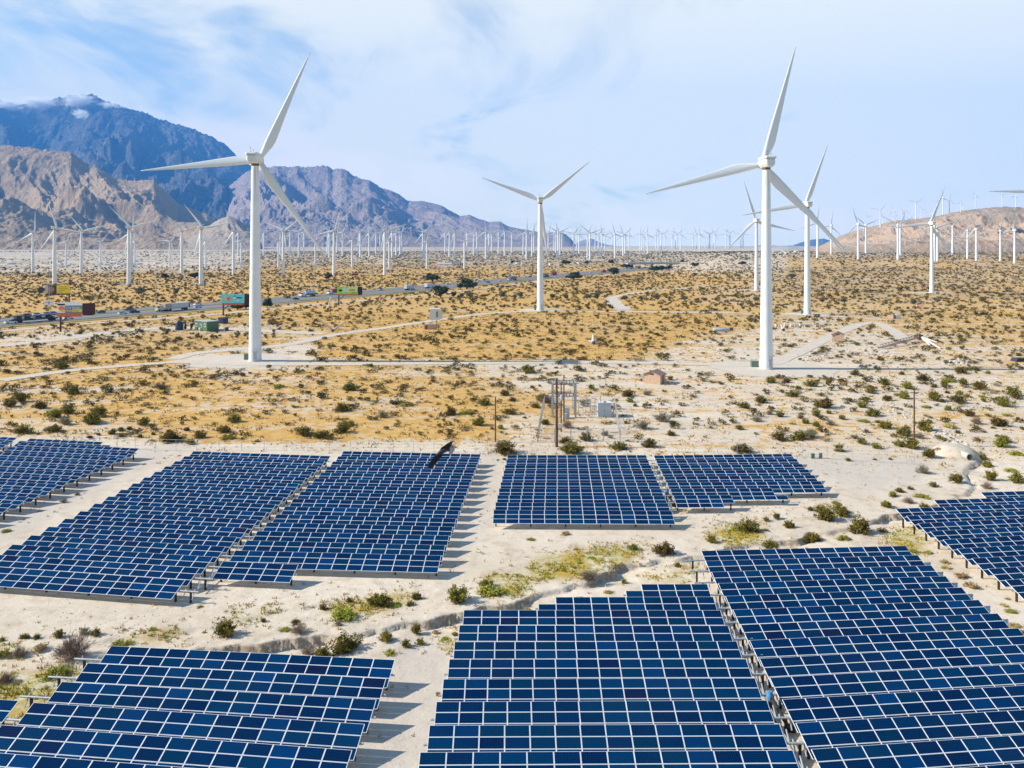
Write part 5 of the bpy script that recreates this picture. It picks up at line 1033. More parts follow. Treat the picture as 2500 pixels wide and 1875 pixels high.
for k in range(14):
    A_ = a.lerp(b, k/14); B_ = a.lerp(b, (k+1)/14)
    for j in range(3): m.tube(A_+off[j], B_+off[(j+1) % 3], .05, n=4); m.tube(A_+off[j], A_+off[(j+1) % 3], .05, n=4)
m.obj('lattice_tower', mat('lattice_brown', (.20, .15, .13), .8), t); MB().box((0, 0, 1.6), (1.6, 1.6, 1.8)).tube((0, 0, 2), (0, 0, 3.2), .15, n=6).obj('nacelle', mat('hub_rust', (.10, .07, .09), .7), t)
for ex, ey in ((2296, 853), (2272, 846), (2288, 838)): e = gp(ex, ey)-p; MB().tube((.5, -.3, 1.6), (e.x, e.y, e.z+.3), .5, .2, 8).obj('blade', M_scrap, t)
for i, (x0, x1, y) in enumerate(((1893, 1905, 797), (1930, 1950, 797), (1952, 1982, 796), (1990, 2015, 798))):
    p, s = K_at((x0+x1)/2, y); tag(MB().tube((-(x1-x0)/2*s, 0, .5), ((x1-x0)/2*s, .6, .55), .55, .4, 8).box((.5, -.8, .3), ((x1-x0)*.5*s, .7, .6)).obj('scrap_length', M_scrap if i < 3 else M_scrap2, None, False, p), '%s of four pale scrap lengths lying behind the tallest tower' % ('first', 'second', 'third', 'last')[i], 'scrap blade', 'scrap lengths past the tallest tower')
for x, y, wd, h, lb in ((601, 879, 11, 15, 'green electrical box at the stained turbine foot'), (1843, 896.5, 17, 14, 'green electrical box at the tallest turbine foot'), (1307, 757, 5, 9, 'green electrical box at the mid turbine foot'), (1959, 766, 6, 8, 'green electrical box at the foot of the turbine behind the blade tip'), (1987, 1121, 8, 11, 'green box beyond the block below the brick hut, first of two'), (2006, 1121, 7, 12, 'green box beyond the block below the brick hut, second of two')):
    p, s = K_at(x, y); tag(MB().box((0, .5, h*s/2-.1), (wd*s, wd*s*.7, h*s+.2)).box((0, .5, h*s+.03), (wd*s*1.08, wd*s*.76, .08)).box((0, .5-wd*s*.36, h*s*.5), (.04, .05, h*s*.8)).obj('electrical_box', mat('box_green', (.13, .20, .15), .6, var=.1), None, loc=p), lb, 'electrical box')
p, s = K_at(2410, 895); p = gp(2492, 882); t = tag(MB().box((0, 0, .4), (5, 3, 1.2), tx=.7).obj('dark_tarp', M_dark, None, loc=p), 'dark covered mound at the photo edge among bushes', 'mound')
# ================================================================ POLES, FENCES, SUBSTATION
def wpole(px, yb, yt, r, label, arms=(), m_=None, group='brown power poles', rig=None):
    p = gp(px, yb); s = p.y/F; h = (yb-yt)*s; t = empty('utility_pole', p, label, 'power pole', group); OBST.append((p.x, p.y, .6)); MB().tube((0, 0, -.4), (0, 0, h), r, r*.72, 12).obj('pole', m_ or M_wood, t, True, angle=50)
    for z, hw, k in arms:
        a = MB().box((0, -.12, h-z), (hw*2, .1, .12)).obj('crossarm', M_wood, t); m = MB()
        for j in range(k): m.lathe([(.04, 0), (.07, .05), (.07, .22), (.03, .3)], 8, (-hw+.12+j*(2*hw-.24)/max(1, k-1), -.12, h-z+.06))
        m.obj('insulator', M_gal, a)
    if rig: rig(t, h)
    return p, h
def rigA(t, h): MB().box((-.2, -.25, h-3.6), (.25, .3, 1.3)).obj('meter_box', mat('box_white', (.72, .72, .70), .5), t)
def rigB(t, h): MB().lathe([(.25, 0), (.28, .1), (.28, .9), (.2, 1.0)], 12, (.1, -.4, h-3.4)).obj('transformer', M_gsteel, t); MB().box((-.1, -.2, 1.2), (.8, .25, .8)).obj('notice_board', mat('box_white', (.72, .72, .70), .5), t)
def rigC(t, h): m = MB(); m.tube((0, 0, h-.6), (-.6, 0, h+.25), .05, n=5); m.tube((0, 0, h-.6), (.6, 0, h+.25), .05, n=5); m.obj('forked_bracket', M_wood, t)
wpole(1359, 1091, 923, .26, 'tallest brown power pole, standing in front of the substation', (), None, 'brown power poles', rigA); wpole(1370, 1054, 932, .14, 'thin dark power pole with crossarms and notice board', ((.5, 1.5, 4), (1.9, 1.9, 4)), None, 'brown power poles', rigB)
wpole(1376.7, 1030, 915, .16, 'dark power pole hardest against the grey steel frame', ((1.6, 1.3, 3),)); wpole(1209.5, 1079, 968, .14, 'short brown pole in the small fenced plot'); wpole(2232, 1088.6, 946, .15, 'lone brown pole with forked top above the culvert', ((.9, .7, 2),), None, 'brown power poles', rigC)
SP = [(120, 757, 661), (260, 748, 661), (382, 738, 654), (498, 730, 664), (594, 718, 650), (686, 718, 667), (767.6, 704.5, 650), (841, 699, 648), (908, 700.5, 650), (1025, 691.5, 645), (1075, 687, 644), (1123, 682, 654), (1167, 678, 644), (1206, 679, 637), (1244, 673, 645), (1279, 670, 640), (1300, 663, 634), (1365.5, 664, 622), (1556, 669, 625), (1655.7, 671, 634), (1780, 664, 632)]
for i, (x, yb, yt) in enumerate(SP):
    p = gp(x, yb); s = p.y/F; h = (yb-yt)*s; r = .8*s; t = empty('steel_pole', p, 'tall thin pole beside the highway, %s of the line from the photo edge' % ordn(i+1), 'steel pole', 'tall thin poles along the highway'); MB().tube((0, 0, -.3), (0, 0, h), r, r*.55, 8).obj('pole', M_gsteel if i not in (16, 19) else M_wood, t, True, angle=50); MB().box((0, 0, h-.8), (2.4, .16, .16)).box((0, 0, h-2.6), (2.0, .16, .16)).obj('crossarm', M_gsteel, t)
def fence(pts, h, step, label, name='fence', wires=3, mesh=0., r=.035, cat='fence'):
    W3 = [gp(*q) for q in pts]; t = empty(name, W3[0], label, cat); b0 = W3[0]; ws = MB(); prev = None
    for a, b in zip(W3[:-1], W3[1:]):
        n = max(1, int((b-a).length/step))
        for i in range(n+(1 if b is W3[-1] else 0)):
            q = a.lerp(b, i/n); q.z = z1(q.x, q.y); MB().tube(q-b0-Vector((0, 0, .2)), q-b0+Vector((0, 0, h)), r, n=6).obj('post', M_gal, t)
            if prev is not None:
                for k in range(wires): z = h*(k+.4)/(wires-.4) if wires > 1 else h; z = min(z, h-.03); ws.tube(prev-b0+Vector((0, 0, z)), q-b0+Vector((0, 0, z)), .012 if k < wires-1 else .022, n=4, cap=False)
                if mesh:
                    d = q-prev; L_ = d.length; k = max(1, int(L_/mesh))
                    for j in range(k):
                        u0, u1 = prev.lerp(q, j/k)-b0, prev.lerp(q, (j+1)/k)-b0; up = Vector((0, 0, h)); ws.tube(u0, u1+up, .006, n=3, cap=False); ws.tube(u1, u0+up, .006, n=3, cap=False)
            prev = q
    ws.obj('wire_mesh', M_gal, t); return t
fence([(200, 1088), (330, 1098), (480, 1102), (700, 1103), (960, 1104), (1210, 1107)], 2.0, 3.4, 'thin wire fence behind the far blocks, from the track to the pole plot', wires=4)
fence([(1610, 1104), (1800, 1108), (1960, 1117), (2080, 1126), (2213, 1133), (2232, 1135)], 2.0, 3.4, 'thin wire fence behind the sandy clearing below the lone pole', wires=4)
fence([(1313, 1079), (1321, 1030), (1329, 995), (1500, 992), (1507, 1035), (1514, 1077), (1313, 1079)], 2.4, 2.6, 'grey chain link fence round the substation yard', mesh=.45, wires=4, r=.07)
fence([(1190, 1084), (1230, 1080)], 2.2, 2.4, 'short chain link fence beside the short brown pole', mesh=.5, r=.05)
p = gp(1376, 1019); s = p.y/F; t = empty('substation', p, 'grey steel substation gantry with cabinets behind the power poles', 'substation'); OBST.append((p.x, p.y, 8)); H = 84*s
xa, xb = (1350-1376)*s, (1405.5-1376)*s
for x in (xa, xb):
    for yy in (0, 3.2): MB().box((x, yy, H/2-.2), (.32, .32, H+.4)).obj('column', M_gal, t)
m = MB()
for z in (H*.99, H*.62):
    for yy in (0, 3.2): m.box(((xa+xb)/2, yy, z), (xb-xa+1.2, .2, .26))
for x in (xa, xb): m.box((x, 1.6, H*.985), (.2, 3.2, .2))
for k in range(7): m.tube((xa+(xb-xa)*k/7, 0, H), (xa+(xb-xa)*(k+1)/7, 3.2, H), .05, n=4)
m.obj('crossbeam', M_gal, t); m = MB()
for k in range(6): m.lathe([(.05, 0), (.12, .1), (.06, .2), (.12, .3), (.06, .4), (.12, .5), (.04, .8)], 8, (xa+.5+(xb-xa-1)*k/5, 0, H*.99+.1)); m.lathe([(.05, 0), (.12, .1), (.06, .2), (.12, .3), (.04, .6)], 8, (xa+.5+(xb-xa-1)*k/5, 0, H*.62+.1))
m.obj('insulator', mat('porcelain', (.30, .26, .25), .4), t); MB().box((.6, -.4, 1.0), (1.1, .8, 2.4)).obj('cabinet', mat('cab_grey', (.52, .57, .60), .5), t); MB().tube((.2, -1.4, 0), (.2, -1.4, 1.1), .42, n=12).obj('bushing_tank', mat('cab_grey', (.52, .57, .60), .5), t)
p = gp(1476, 1018); s = p.y/F; t = empty('transformer_cabinet', p, 'pale grey boxy transformer cabinet with double doors in the yard', 'transformer cabinet'); M_cg = mat('cab_grey', (.52, .57, .60), .5); MB().box((0, .9, 1.35), (33*s, 1.8, 2.9)).obj('cabinet_body', M_cg, t); MB().box((0, .9, 2.86), (35*s, 2.1, .14)).obj('roof', mat('cab_roof', (.66, .68, .70), .5), t)
for sg in (-1, 1): o = MB().box((sg*8*s, -.02, 1.3), (15.4*s, .06, 2.3)).obj('door', M_cg, t); MB().box((sg*1.2*s, -.08, 1.3), (.05, .06, .3)).obj('handle', M_gsteel, o)
m = MB()
for k in range(3): m.tube((18*s, -.3+k*.7, .2), (23*s, -.3+k*.7, .9), .05, n=5); m.tube((23*s, -.3+k*.7, .2), (23*s, -.3+k*.7, 2.4), .05, n=5)
m.obj('pipe_frame', M_gal, t); m = MB()
for k in range(4): m.tube((-20*s-k*5*s, .4, -.1), (-20*s-k*5*s, .4, 2.2), .05, n=5)
for x0_, y0_ in ((-62, 1.5), (-44, 2.2), (-30, 3.5)):
    for dx_ in (0, 11): m.box(((x0_+dx_)*s, y0_, 1.5), (.09, .09, 3.2))
    m.box(((x0_+5.5)*s, y0_, 3.1), (11*s, .09, .09)).box(((x0_+5.5)*s, y0_, 1.6), (11*s, .07, .07)); m.lathe([(.05, 0), (.1, .1), (.05, .2), (.1, .3), (.03, .5)], 8, ((x0_+5.5)*s, y0_, 3.1))
m.box((-27*s, .4, 2.2), (16*s, .08, .08)).box((-27*s, .4, 1.0), (16*s, .08, .08)); m.obj('guard_rail', M_gal, t)
p = gp(2368, 1124); s = p.y/F; t = empty('culvert_pipe', p, 'round concrete culvert pipe opening at the head of the gully', 'culvert pipe'); n = 24; r = 8.6*s; M_conc = mat('concrete', (.50, .47, .43), .9, var=.15); rings = [[Vector((q*math.cos(2*math.pi*i/n), y, r*.95+q*math.sin(2*math.pi*i/n))) for i in range(n)] for q, y in ((r*.78, 3), (r*.78, 0), (r, 0), (r, 3))]
MB().loft(rings, cap=False).obj('pipe_wall', M_conc, t); MB().face([(r*.77*math.cos(2*math.pi*i/n), 1.6, r*.95+r*.77*math.sin(2*math.pi*i/n)) for i in range(n)]).obj('dark_inside', M_dark, t)
tag(link('earth_bank', MB().lathe([(4.2, -.6), (3.4, .5), (2.2, 1.25), (1, 1.45)], 18, (0, 4.6, 0)).mesh('earth_bank', mat('bank_sand', (.60, .51, .40), .95, var=.2, vscale=1), True), None, p), 'sandy earth bank over the culvert', kind='structure')
# rocks
q = np.random.RandomState(9)
def rubble(cs, n, r0, r1, label, colr=(.60, .55, .48)):
    vs = []; fs = []; bm = bmesh.new(); bmesh.ops.create_icosphere(bm, subdivisions=1, radius=1); bv = np.array([v.co for v in bm.verts]); bf = np.array([[v.index for v in f.verts] for f in bm.faces]); bm.free(); V = []; Fc = []
    for i in range(n):
        (x, y, sx, sy) = cs[q.randint(len(cs))]; px, py = x+q.normal()*sx, y+q.normal()*sy; p = P(px, py); k = q.uniform(r0, r1)
        v = bv*(1+q.normal(0, .16, bv.shape))*k*np.array([1, 1, .7]); Fc.append(bf+len(V)*len(bv)); V.append(v+np.array([p.x, p.y, z1(p.x, p.y)+k*.25]))
    o = link('rubble', npmesh('rubble', np.concatenate(V), np.concatenate(Fc), mat('rock_pale', colr, .9, var=.25, vscale=2))); tag(o, label, 'rubble', None, 'stuff')
rubble([(*V8(1630, 1010), 14, 8), (*V8(1700, 1050), 10, 8), (*V8(1560, 975), 12, 6)], 170, .10, .36, 'white broken rocks heaped above the culvert'); rubble([(*V8(1250, 795), 18, 5), (*V8(1330, 830), 14, 6), (*V8(1430, 910), 18, 8), (*V8(1160, 770), 16, 3)], 190, .08, .28, 'pale scattered stones trailing toward the lone brown pole')
rubble([(*V8(590, 390), 12, 4), (*V8(1100, 360), 16, 5), (*V8(1680, 430), 14, 4)], 160, .2, .55, 'pale stones scattered below the fallen turbine'); rubble([(1700, 1250, 330, 90), (700, 1500, 300, 60), (300, 1560, 160, 60), (1300, 1130, 400, 40)], 700, .02, .09, 'small loose stones strewn over the pale sand', (.5, .43, .34))
# ================================================================ OVERPASS AND FAR BUILDINGS
p = P(1590, 655); a, b = PD(1528, 642, p.y), PD(1654, 641, p.y+25); t = empty('overpass', p, 'pale concrete overpass crossing the highway among dark trees', 'bridge'); a = a-p; b = b-p; d = (b-a).normalized(); n = Vector((-d.y, d.x, 0)); m = MB()
def beam(m, a, b, w_, z0, z1_): m.loft([[q+n*w_+Vector((0, 0, z0)), q-n*w_+Vector((0, 0, z0)), q-n*w_+Vector((0, 0, z1_)), q+n*w_+Vector((0, 0, z1_))] for q in (a, b)])
beam(m, a, b, 6, -2.0, 0); m.obj('deck', M_conc, t); m = MB(); beam(m, a-n*6.2, b-n*6.2, .2, -.6, 1.1); beam(m, a+n*6.2, b+n*6.2, .2, -.6, 1.1); m.obj('parapet', mat('concrete_light', (.62, .60, .56), .9), t)
for f in (.12, .5, .86): q_ = a.lerp(b, f); g0 = z1(q_.x+p.x, q_.y+p.y)-p.z-1; MB().box((q_.x, q_.y, (g0+q_.z-2)/2), (2.2, 6, q_.z-2-g0)).obj('pier', M_conc, t)
def shed(px, py, wpx, hpx, wall, roof, label, dep=8, yaw=0., group='far buildings on the plain', cat='building'):
    p = gp(px, py); s = p.y/F; w_, h = wpx*s, hpx*s; t = empty('building', p, label, cat, group, R(yaw)); MB().box((0, dep/2, h*.36), (w_, dep, h*.76)).obj('wall', mat('wall_%d_%d' % (wall[0]*100, wall[2]*100), wall, .8), t)
    r = MB(); r.raw([(-w_/2-.4, -.4, h*.74), (w_/2+.4, -.4, h*.74), (w_/2+.4, dep+.4, h*.74), (-w_/2-.4, dep+.4, h*.74), (-w_/2-.2, dep/2, h), (w_/2+.2, dep/2, h)], [(3, 2, 1, 0), (0, 1, 5, 4), (2, 3, 4, 5), (1, 2, 5), (3, 0, 4)]); r.obj('roof', mat('roof_%d_%d' % (roof[0]*100, roof[2]*100), roof, .7), t); MB().box((-w_*.2, -.04, h*.3), (min(3, w_*.2), .1, h*.5)).obj('door', M_gsteel, t); OBST.append((p.x, p.y, w_*.7))
shed(1110, 644.5, 26, 7, (.6, .62, .64), (.05, .14, .36), 'long far building with a blue roof beyond the highway', 30); shed(1085, 646.5, 34, 4.5, (.75, .75, .74), (.7, .7, .7), 'low white far building beside the blue roofed one', 20)
FB = [(252, 645), (262, 648), (276, 644), (289, 646), (297, 648.5), (306, 645), (318, 647), (330, 646), (141, 648), (154, 650), (14, 646), (385, 644)]
for i, (x, y) in enumerate(FB): shed(x, y, rng.uniform(7, 14), rng.uniform(3.2, 5), (.72, .70, .68), (.62, .60, .58), 'small pale far building below the tan mountain, %s counting across' % ordn(sorted(FB).index((x, y))+1), 12, rng.uniform(-30, 30))
FC = [(1240, 645.5), (1254, 646.5), (1266, 645), (1281, 646), (1296, 645.5), (1330, 647), (1345, 646.5), (1418, 643), (603, 652), (640, 651.5), (732, 646), (790, 645)]
for i, (x, y) in enumerate(FC): shed(x, y, rng.uniform(5, 10), rng.uniform(2.6, 4.2), (.66, .66, .66), (.5, .5, .52), 'tiny far shed behind the highway poles, %s counting across' % ordn(sorted(FC).index((x, y))+1), 10, rng.uniform(-30, 30), 'tiny sheds behind the highway')
FD = [(1892+k*6.1, 616+(k % 3)*1.3) for k in range(12)]
for i, (x, y) in enumerate(FD): shed(x, y, rng.uniform(3.5, 7), rng.uniform(2.2, 4), rng.choice([(.7, .7, .7), (.35, .42, .55), (.55, .52, .48)]), rng.choice([(.35, .38, .45), (.6, .6, .6)]), 'tiny far house on the town line before the peach hill, %s across' % ordn(i+1), 14, rng.uniform(-30, 30), 'far town houses before the peach hill', 'house')
p = gp(935, 670); s = p.y/F; t = empty('substation', p, 'distant grey substation of many thin frames across the highway', 'substation'); OBST.append((p.x, p.y, 25)); m = MB()
for k in range(16):
    x = (-44+k*5.8)*s; h = rng.uniform(7, 13)*s; yy = rng.uniform(-3, 12); m.box((x, yy, h/2), (.35, .35, h)); m.box((x+2*s, yy, h), (4.6*s, .25, .25))
m.obj('frame', M_gsteel, t); MB().box((-30*s, 2, 1.5*s), (7*s, 4, 3.2*s)).obj('transformer', mat('cab_grey', (.52, .57, .60), .5), t)
p = gp(867, 672); s = p.y/F; t = empty('excavator', p, 'orange construction machine parked by the distant substation', 'excavator'); M_or = mat('machine_orange', (.70, .25, .03), .5); MB().box((0, 0, 1.0), (7, 3, 1.2)).obj('track', M_tyre, t); MB().box((-.5, 0, 2.4), (6, 2.8, 1.8), tx=.8).obj('body', M_or, t); MB().box((1.0, -.6, 3.6), (2, 1.6, 1.6)).obj('cab', M_glass, t); MB().tube((2, .4, 2.6), (6.5, .4, 4.2), .35, n=6).tube((6.5, .4, 4.2), (8.5, .4, 1.6), .28, n=6).obj('arm', M_or, t)
p = gp(822, 672); t = tag(MB().box((0, 0, 1.1), (3, 2.4, 2.2), tx=.9).box((0, 0, 2.3), (3.2, 2.6, .2)).obj('red_shed', mat('cont_red', (.60, .10, .055), .6), None, loc=p), 'small red shed at the foot of a valley turbine', 'shed')
# ================================================================ RAVEN
def raven(px, py, d, span_px):
    s = d/F; c = PD(px, py, d); M_rav = mat('raven_black', (.010, .010, .014), .45, var=.4, vscale=9, col2=(.04, .038, .06), spec=.2); M_wing = mat('raven_wing', (.005, .005, .008), .5, var=.5, vscale=12, col2=(.016, .016, .024), spec=.15); t = empty('raven', c, 'black raven gliding with spread tail over the panels', 'bird')
    I = lambda x, y, z=0.: Vector(((x-px)*s, z, -(y-py)*s))    # picture-plane offsets of this bird's own outline, z = depth towards or away
    body = MB(); n = 12; spine = [(1063, 1113, .5), (1066.5, 1110.5, 2.6), (1071, 1107, 4.3), (1078, 1102.5, 6.4), (1085, 1099.5, 6.8), (1092, 1098.5, 5.2), (1098, 1099, 3.2)]; rings = []
    for i, (x, y, r) in enumerate(spine):
        a = spine[max(0, i-1)]; b = spine[min(len(spine)-1, i+1)]; dd = (I(b[0], b[1])-I(a[0], a[1])).normalized(); u = Vector((-dd.z, 0, dd.x)); rings.append([I(x, y, -.06+.02*i)+(u*math.cos(2*math.pi*k/n)+Vector((0, 1, 0))*math.sin(2*math.pi*k/n))*r*s*.9 for k in range(n)])
    body.loft(rings).obj('body', M_rav, t, True)
    def sheet(pts, zs, th=.012):
        f = [I(x, y, z) for (x, y), z in zip(pts, zs)]; m = MB(); k = len(f); b = [q+Vector((0, th, 0)) for q in f]; m.raw(f+b, [tuple(range(k)), tuple(range(2*k-1, k-1, -1))]+[(i, (i+1) % k, k+(i+1) % k, k+i) for i in range(k)]); return m
    w1 = [(1074, 1098), (1078, 1092), (1084, 1088), (1092, 1082), (1100, 1077.5), (1107, 1076), (1103.5, 1083), (1100, 1089.5), (1096, 1094), (1089, 1100), (1080, 1103)]; wg = sheet(w1, [-.02*i for i in range(6)]+[-.09, -.07, -.05, -.02, 0]).obj('wing', M_wing, t)
    for a, b in (((1100, 1078), (1102.5, 1069.5)), ((1102, 1077.5), (1107.5, 1068.5)), ((1104, 1077.5), (1110, 1069.5)), ((1105.5, 1077.5), (1112, 1072.5))): MB().tube(I(*a, -.1), I(*b, -.16), .75*s, .25*s, 6).obj('feather', M_wing, wg)
    w2 = [(1066, 1106), (1061, 1112), (1054, 1122), (1046, 1135), (1044, 1139.5), (1048, 1141), (1054, 1141.5), (1060, 1137), (1067, 1128), (1074, 1119), (1080, 1112), (1078, 1105)]; wg = sheet(w2, [-.05-.012*i for i in range(6)]+[-.12, -.1, -.08, -.06, -.04, -.02]).obj('wing', M_wing, t)
    for a, b in (((1046, 1136), (1044.5, 1142)), ((1049, 1139), (1048, 1142.5)), ((1053, 1139.5), (1052.5, 1142.5))): MB().tube(I(*a, -.13), I(*b, -.13), .8*s, .3*s, 6).obj('feather', M_wing, wg)
    tail = []
    for k in range(9):
        a = R(58-k*15.5); L_ = 14.5+1.2*math.sin(k*.8); e = (1095+L_*math.cos(a), 1098.5-L_*math.sin(a)*1.05); m = MB(); b0 = I(1093, 1099, .05); ee = I(*e, .10+.012*(k % 2)); u = Vector((-(ee-b0).z, 0, (ee-b0).x)).normalized()*1.9*s
        m.loft([[b0+u*.5, b0-u*.5, b0-u*.5+Vector((0, .01, 0)), b0+u*.5+Vector((0, .01, 0))], [ee*.93+b0*.07+u, ee*.93+b0*.07-u, ee*.93+b0*.07-u+Vector((0, .01, 0)), ee*.93+b0*.07+u+Vector((0, .01, 0))], [ee+u*.3, ee-u*.3, ee-u*.3+Vector((0, .01, 0)), ee+u*.3+Vector((0, .01, 0))]]).obj('tail_feather', mat('raven_tail', (.34, .32, .40), .5, var=.45, vscale=14), t)
raven(1080, 1100, 30, 90)
# ================================================================ FILL THE PLAIN WITH BUSHES
def obst_clear(x, y):
    ok = np.ones(len(x), bool)
    for ox, oy, r in OBST: ok &= (x-ox)**2+(y-oy)**2 > (r+.8)**2
    return ok
have = np.array([(b[0], b[1]) for b in B]); N_EXTRA = 300-len(B)
S = [scatter(146, 262, 15, 21, 1.0, 4.8), scatter(262, 480, 28, 22, 1.3, 5.4), scatter(480, 1000, 34, 23, 1.8, 5.8), scatter(1000, 2600, 150, 24, 3, 7)]
x = np.concatenate([q[0] for q in S]); y = np.concatenate([q[1] for q in S]); w_ = np.concatenate([q[2] for q in S]); ok = obst_clear(x, y)
for bx, by in have: ok &= (x-bx)**2+(y-by)**2 > 2.6**2
x, y, w_ = x[ok], y[ok], w_[ok]; zz_ = zg(x, y); zn = zones(x, y, zz_); u = CX+F*x/y; v = HY+F*(HC-zz_)/y
qr = np.random.RandomState(5); keep = ~((zn[:, 3] > .5) & (y > 600)) & (np.abs(u-1250) < 1800)
vx = np.zeros(len(x))
keep &= ~((zn[:, 0] < .24) & (y > 800) & (qr.rand(len(x)) > .3)); keep &= qr.rand(len(x)) < np.where((zn[:, 0] < .5) & (y < 330) & (u < 1900), .6, 1.)
x, y, w_, zz_, u, zn = x[keep], y[keep], w_[keep], zz_[keep], u[keep], zn[keep]
inf = np.abs(u-1250) < 1245; sz = np.where(inf, w_/y, 0); order = np.argsort(-sz); ind = order[:N_EXTRA]; rest = order[N_EXTRA:]
for i in ind: B.append((x[i], y[i], w_[i], qr.choice(['olive', 'green', 'lime', 'grey', 'dead'], p=[.62, .18, .08, .07, .05] if u[i] < 1800 else [.35, .35, .12, .13, .05])))
def strip_of(px, py):
    if py > 1395: return 'on the sand lane below the gully' if px < 1250 else 'beside the front blocks beyond the gully'
    if py > 1150: return 'along the gully between the panel blocks'
    if py > 1062: return 'just behind the far panel blocks'
    if py > 985: return 'in the strip behind the wire fence'
    return 'on the plain below the dirt road'
LOOK = {'olive': 'dark olive bush', 'green': 'bright olive green bush', 'lime': 'yellow green bush', 'dead': 'dry pinkish twiggy bush', 'straw': 'straw coloured dry bush', 'grey': 'thin grey green bush'}
cnt = {}; lst = []
for bx, by, bw, k in B:
    z = z1(bx, by); lst.append((CX+F*bx/by, HY+F*(HC-z)/by, bx, by, z, bw, k))
lst.sort()
for px, py, bx, by, z, bw, k in lst:
    st = strip_of(px, py); key = (st, k); cnt[key] = cnt.get(key, 0)+1; o = link('bush', rng.choice(BUSH[k]), None, (bx, by, z-.03)); hgt = {'olive': .80, 'green': .98, 'lime': .62, 'dead': .85, 'straw': .75, 'grey': .8}[k]
    o.scale = (bw*1.06, bw*1.0, max(bw*hgt*rng.uniform(.85, 1.15), .3)); o.rotation_euler = (0, 0, rng.uniform(0, 6.28)); tag(o, '%s %s, %s of them counting across' % (LOOK[k], st, ordn(cnt[key])), 'bush', 'desert bushes')
# all the smaller bushes as one ground cover
def lod(kind, seed, nq, ls):
    q = np.random.RandomState(seed); lob = [(q.normal(0, .17), q.normal(0, .17), q.uniform(.16, .30), q.uniform(.16, .27)) for _ in range(6)]; V = []
    for i in range(nq):
        a, b, c, r = lob[q.randint(6)]; d = q.normal(0, 1, 3); d /= np.linalg.norm(d); p = np.array([a, b, c])+d*r*q.uniform(.55, 1.05)*np.array([1, 1, .85]); p[2] = max(p[2], .03)
        u = q.normal(0, 1, 3); u /= np.linalg.norm(u); v = np.cross(u, q.normal(0, 1, 3)); v /= np.linalg.norm(v)+1e-9; s_ = ls*q.uniform(.6, 1.3); V.append(np.array([p-u*s_, p+v*s_*.8, p+u*s_, p-v*s_*.8]))
    return np.array(V)
LODS = [[lod(k, 7+i*3+j, n, l) for j in range(3) for k in ('olive',)] for i, (n, l) in enumerate(((150, .055), (60, .085), (24, .13)))]
VV = []; MI = []
for band, (y0, y1) in enumerate(((0, 300), (300, 620), (620, 9999))):
    for var in range(3):
        sel = rest[(y[rest] >= y0) & (y[rest] < y1)]; sel = sel[var::3]
        if len(sel) == 0: continue
        L_ = LODS[band][var]; a = qr.uniform(0, 6.28, len(sel)); c, s_ = np.cos(a)[:, None, None], np.sin(a)[:, None, None]; ww = w_[sel][:, None, None]; hh = qr.uniform(.55, .95, len(sel))[:, None, None]
        lx, ly, lz = L_[None, :, :, 0], L_[None, :, :, 1], L_[None, :, :, 2]
        VV.append(np.stack([x[sel][:, None, None]+ww*(lx*c-ly*s_), y[sel][:, None, None]+ww*(lx*s_+ly*c), zz_[sel][:, None, None]+ww*hh*lz], -1).reshape(-1, 3)); MI.append(np.repeat(qr.choice([0, 1, 2], len(sel), p=[.74, .16, .10]), L_.shape[0]))
VV = np.concatenate(VV); MI = np.concatenate(MI)
tag(link('undergrowth', npmesh('undergrowth', VV, np.arange(len(VV)).reshape(-1, 4), [leafmat('scrub_dark', (.135, .092, .013), (.072, .054, .008), .0), leafmat('scrub_green', (.165, .130, .016), (.092, .080, .011), .0), leafmat('scrub_dry', (.27, .20, .09), (.19, .14, .06), .0)], MI)), 'thousands of small dark desert bushes dotting the golden plain', 'bushes', None, 'stuff')
# grass tufts where the yellow green patches are
n = 240000; ty = np.sqrt(qr.uniform(48**2, 150**2, n)); tx = qr.uniform(-.68, .68, n)*ty; tz = zg(tx, ty); zt = zones(tx, ty, tz); pr = np.maximum(zt[:, 1]*1.1, .012+.10*np.clip(zt[:, 0], 0, 1)*(ty > 125)); k = qr.rand(n) < pr*np.clip(fbm(tx/3., ty/3., 3)*1.2+.45, 0, 1); tx, ty, tz, zt = tx[k], ty[k], tz[k], zt[k]
nb_ = 5; base = np.stack([tx, ty, tz-.02], -1)[:, None, :]+qr.normal(0, .10, (len(tx), nb_, 3))*np.array([1, 1, 0]); dv = qr.normal(0, .09, (len(tx), nb_, 3)); dv[..., 2] = qr.uniform(.10, .26, (len(tx), nb_)); az = qr.uniform(0, 6.28, (len(tx), nb_)); wv = np.stack([np.cos(az), np.sin(az), az*0], -1)*.05
T_ = np.stack([base-wv, base+wv, base+dv+wv*.3, base+dv-wv*.3], 2).reshape(-1, 3); tm_ = np.repeat(np.where(zt[:, 1] > .25, qr.choice([0, 1], len(tx), p=[.6, .4]), 2), nb_)
n = 90000; cy = np.sqrt(qr.uniform(128**2, 430**2, n)); cx = qr.uniform(-.68, .68, n)*cy; czz = zg(cx, cy); cz_ = zones(cx, cy, czz)
k = (qr.rand(n) < np.clip(cz_[:, 0]*1.1, .12, .9)*np.clip(fbm(cx/7., cy/7., 3)*1.4+.35, 0, 1)) & road_clear(cx, cy, .3) & (cz_[:, 3] < .5); cx, cy, czz = cx[k], cy[k], czz[k]
